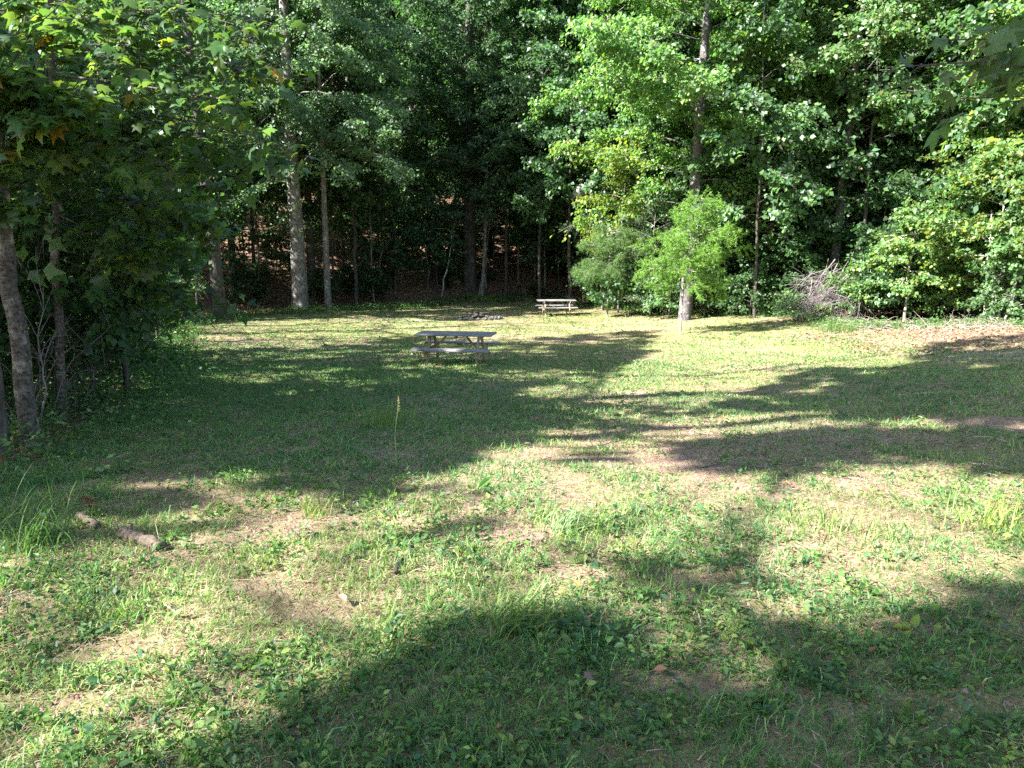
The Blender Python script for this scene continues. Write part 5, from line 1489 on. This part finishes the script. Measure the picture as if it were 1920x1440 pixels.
leafy_plant('leafy_clump', 1545, 1300, 'dark green rosette in the bottom right shade', 70, .07, .045, [(0.06, 0.13, 0.05), (0.05, .11, .04)], .06, 11)
tuft(905, 562, 'sunlit pale green weed clump at the far back of the lawn', 700, .34, .03, 1.5, YC + BRIGHT, .55, 12, 'weed_clump', cat='plant')
tuft(1570, 622, 'long green grass clump at the foot of the brush pile', 260, .55, .012, 1.2, GC, .35, 13)
tuft(230, 1160, 'dark spiky tuft in the sunny left foreground', 50, .12, .007, 1.5, GC, .05, 14)

def stalk(px, py, h, label, seed, lean=(0, 0), r=.0028, head=True):
    rg = np.random.default_rng(seed); b_ = at(px, py); G = Geo()
    z = np.linspace(-.02, h, 8); t = np.clip(z / h, 0, 1)
    q = np.stack([lean[0] * t * t * h + .006 * np.sin(t * 9), lean[1] * t * h, z], -1)
    tube(G, q, np.linspace(r, r * .5, 8), 5, (0.30, 0.33, 0.15))
    if head:
        for k in range(26):
            p = q[-1] - np.array([0, 0, .12]) * rg.random() ; d = np.array([rg.normal() * .2, rg.normal() * .2, 1.0])
            add_leaves(G, OVAL, p[None], rg.normal(size=(1, 3)), d[None], np.array([.016]), np.array([[.30, .25, .15]]))
        p = q[4]; add_leaves(G, NEEDLE, p[None], np.array([[0, 0, 1.0]]), np.array([[1.0, 0, .2]]), np.array([.09]), np.array([[.22, .27, .10]]))
    o = part('seed_stalk', G.mesh('seed_stalk', M_GRASS)); o.location = b_
    return tag(o, label, 'grass stalk')
stalk(742, 884, .60, 'single tall grass stalk with pale seed head on the shaded lawn', 1, (.06, 0), .0036)
stalk(1882, 990, .30, 'thin upright stalk above the bright grass at right edge', 2, (.1, 0), .002)
stalk(1738, 1010, .30, 'leaning thin stalk right of the wispy tall tuft', 3, (-.3, 0), .002, False)

# red leaved seedling and single fallen leaves
def small_plant(px, py, label, cols, n, h, size, seed, name):
    return leafy_plant(name, px, py, label, n, h, size, cols, .03, 40 + seed)
small_plant(168, 962, 'small plant with reddish leaves behind the short logs', [(0.20, 0.075, 0.06), (0.15, 0.07, 0.05)], 16, .10, .055, 1, 'red_leaved_plant')
small_plant(122, 950, 'tiny red leaved seedling left of the reddish plant', [(0.22, 0.06, 0.05)], 7, .07, .05, 2, 'red_leaved_plant')
small_plant(1706, 1185, 'yellow green broad leaf seedling on bare soil at right', [(0.20, 0.26, 0.04)], 6, .03, .075, 3, 'seedling')
for k, (px, py, s, cl, lab) in enumerate([
    (1681, 789, .13, (0.22, 0.09, 0.05), 'curled red brown leaf lying on the shaded right lawn'),
    (1770, 772, .10, (0.22, 0.10, 0.06), 'small brown leaf right of the curled red brown leaf'),
    (1236, 1281, .055, (0.26, 0.13, 0.09), 'flat brown leaf on bare soil in the bottom shade'),
    (1080, 1113, .045, (0.38, 0.14, 0.03), 'tiny orange leaf in the sunny grass right of the charred stick'),
    (1102, 1287, .055, (0.13, 0.09, 0.075), 'dull mauve brown leaf in shade left of the flat brown leaf'),
    (1475, 916, .06, (0.28, 0.15, 0.08), 'pale brown leaf at the edge of the right shade'),
    (642, 1138, .075, (0.30, 0.20, 0.15), 'folded pale brown leaf left of the coarse tuft')]):
    rg = np.random.default_rng(700 + k); G = Geo(); b_ = at(px, py)
    V, T = LOBED if k in (0, 4) else OVAL6
    V = V.copy(); V[:, 2] *= 2.2; V[:, 1] -= .5
    R = frames(np.array([[.2 * rg.normal(), -.5, 1.0]]), rg.normal(size=(1, 3)))[0]
    G.add((V @ R.T) * s, T, np.tile(cl, (len(V), 1)))
    o = part('fallen_leaf', G.mesh('fallen_leaf', M_DRYLEAF)); o.location = b_ + [0, 0, .045]
    tag(o, lab, 'leaf', 'single fallen leaves on the lawn')
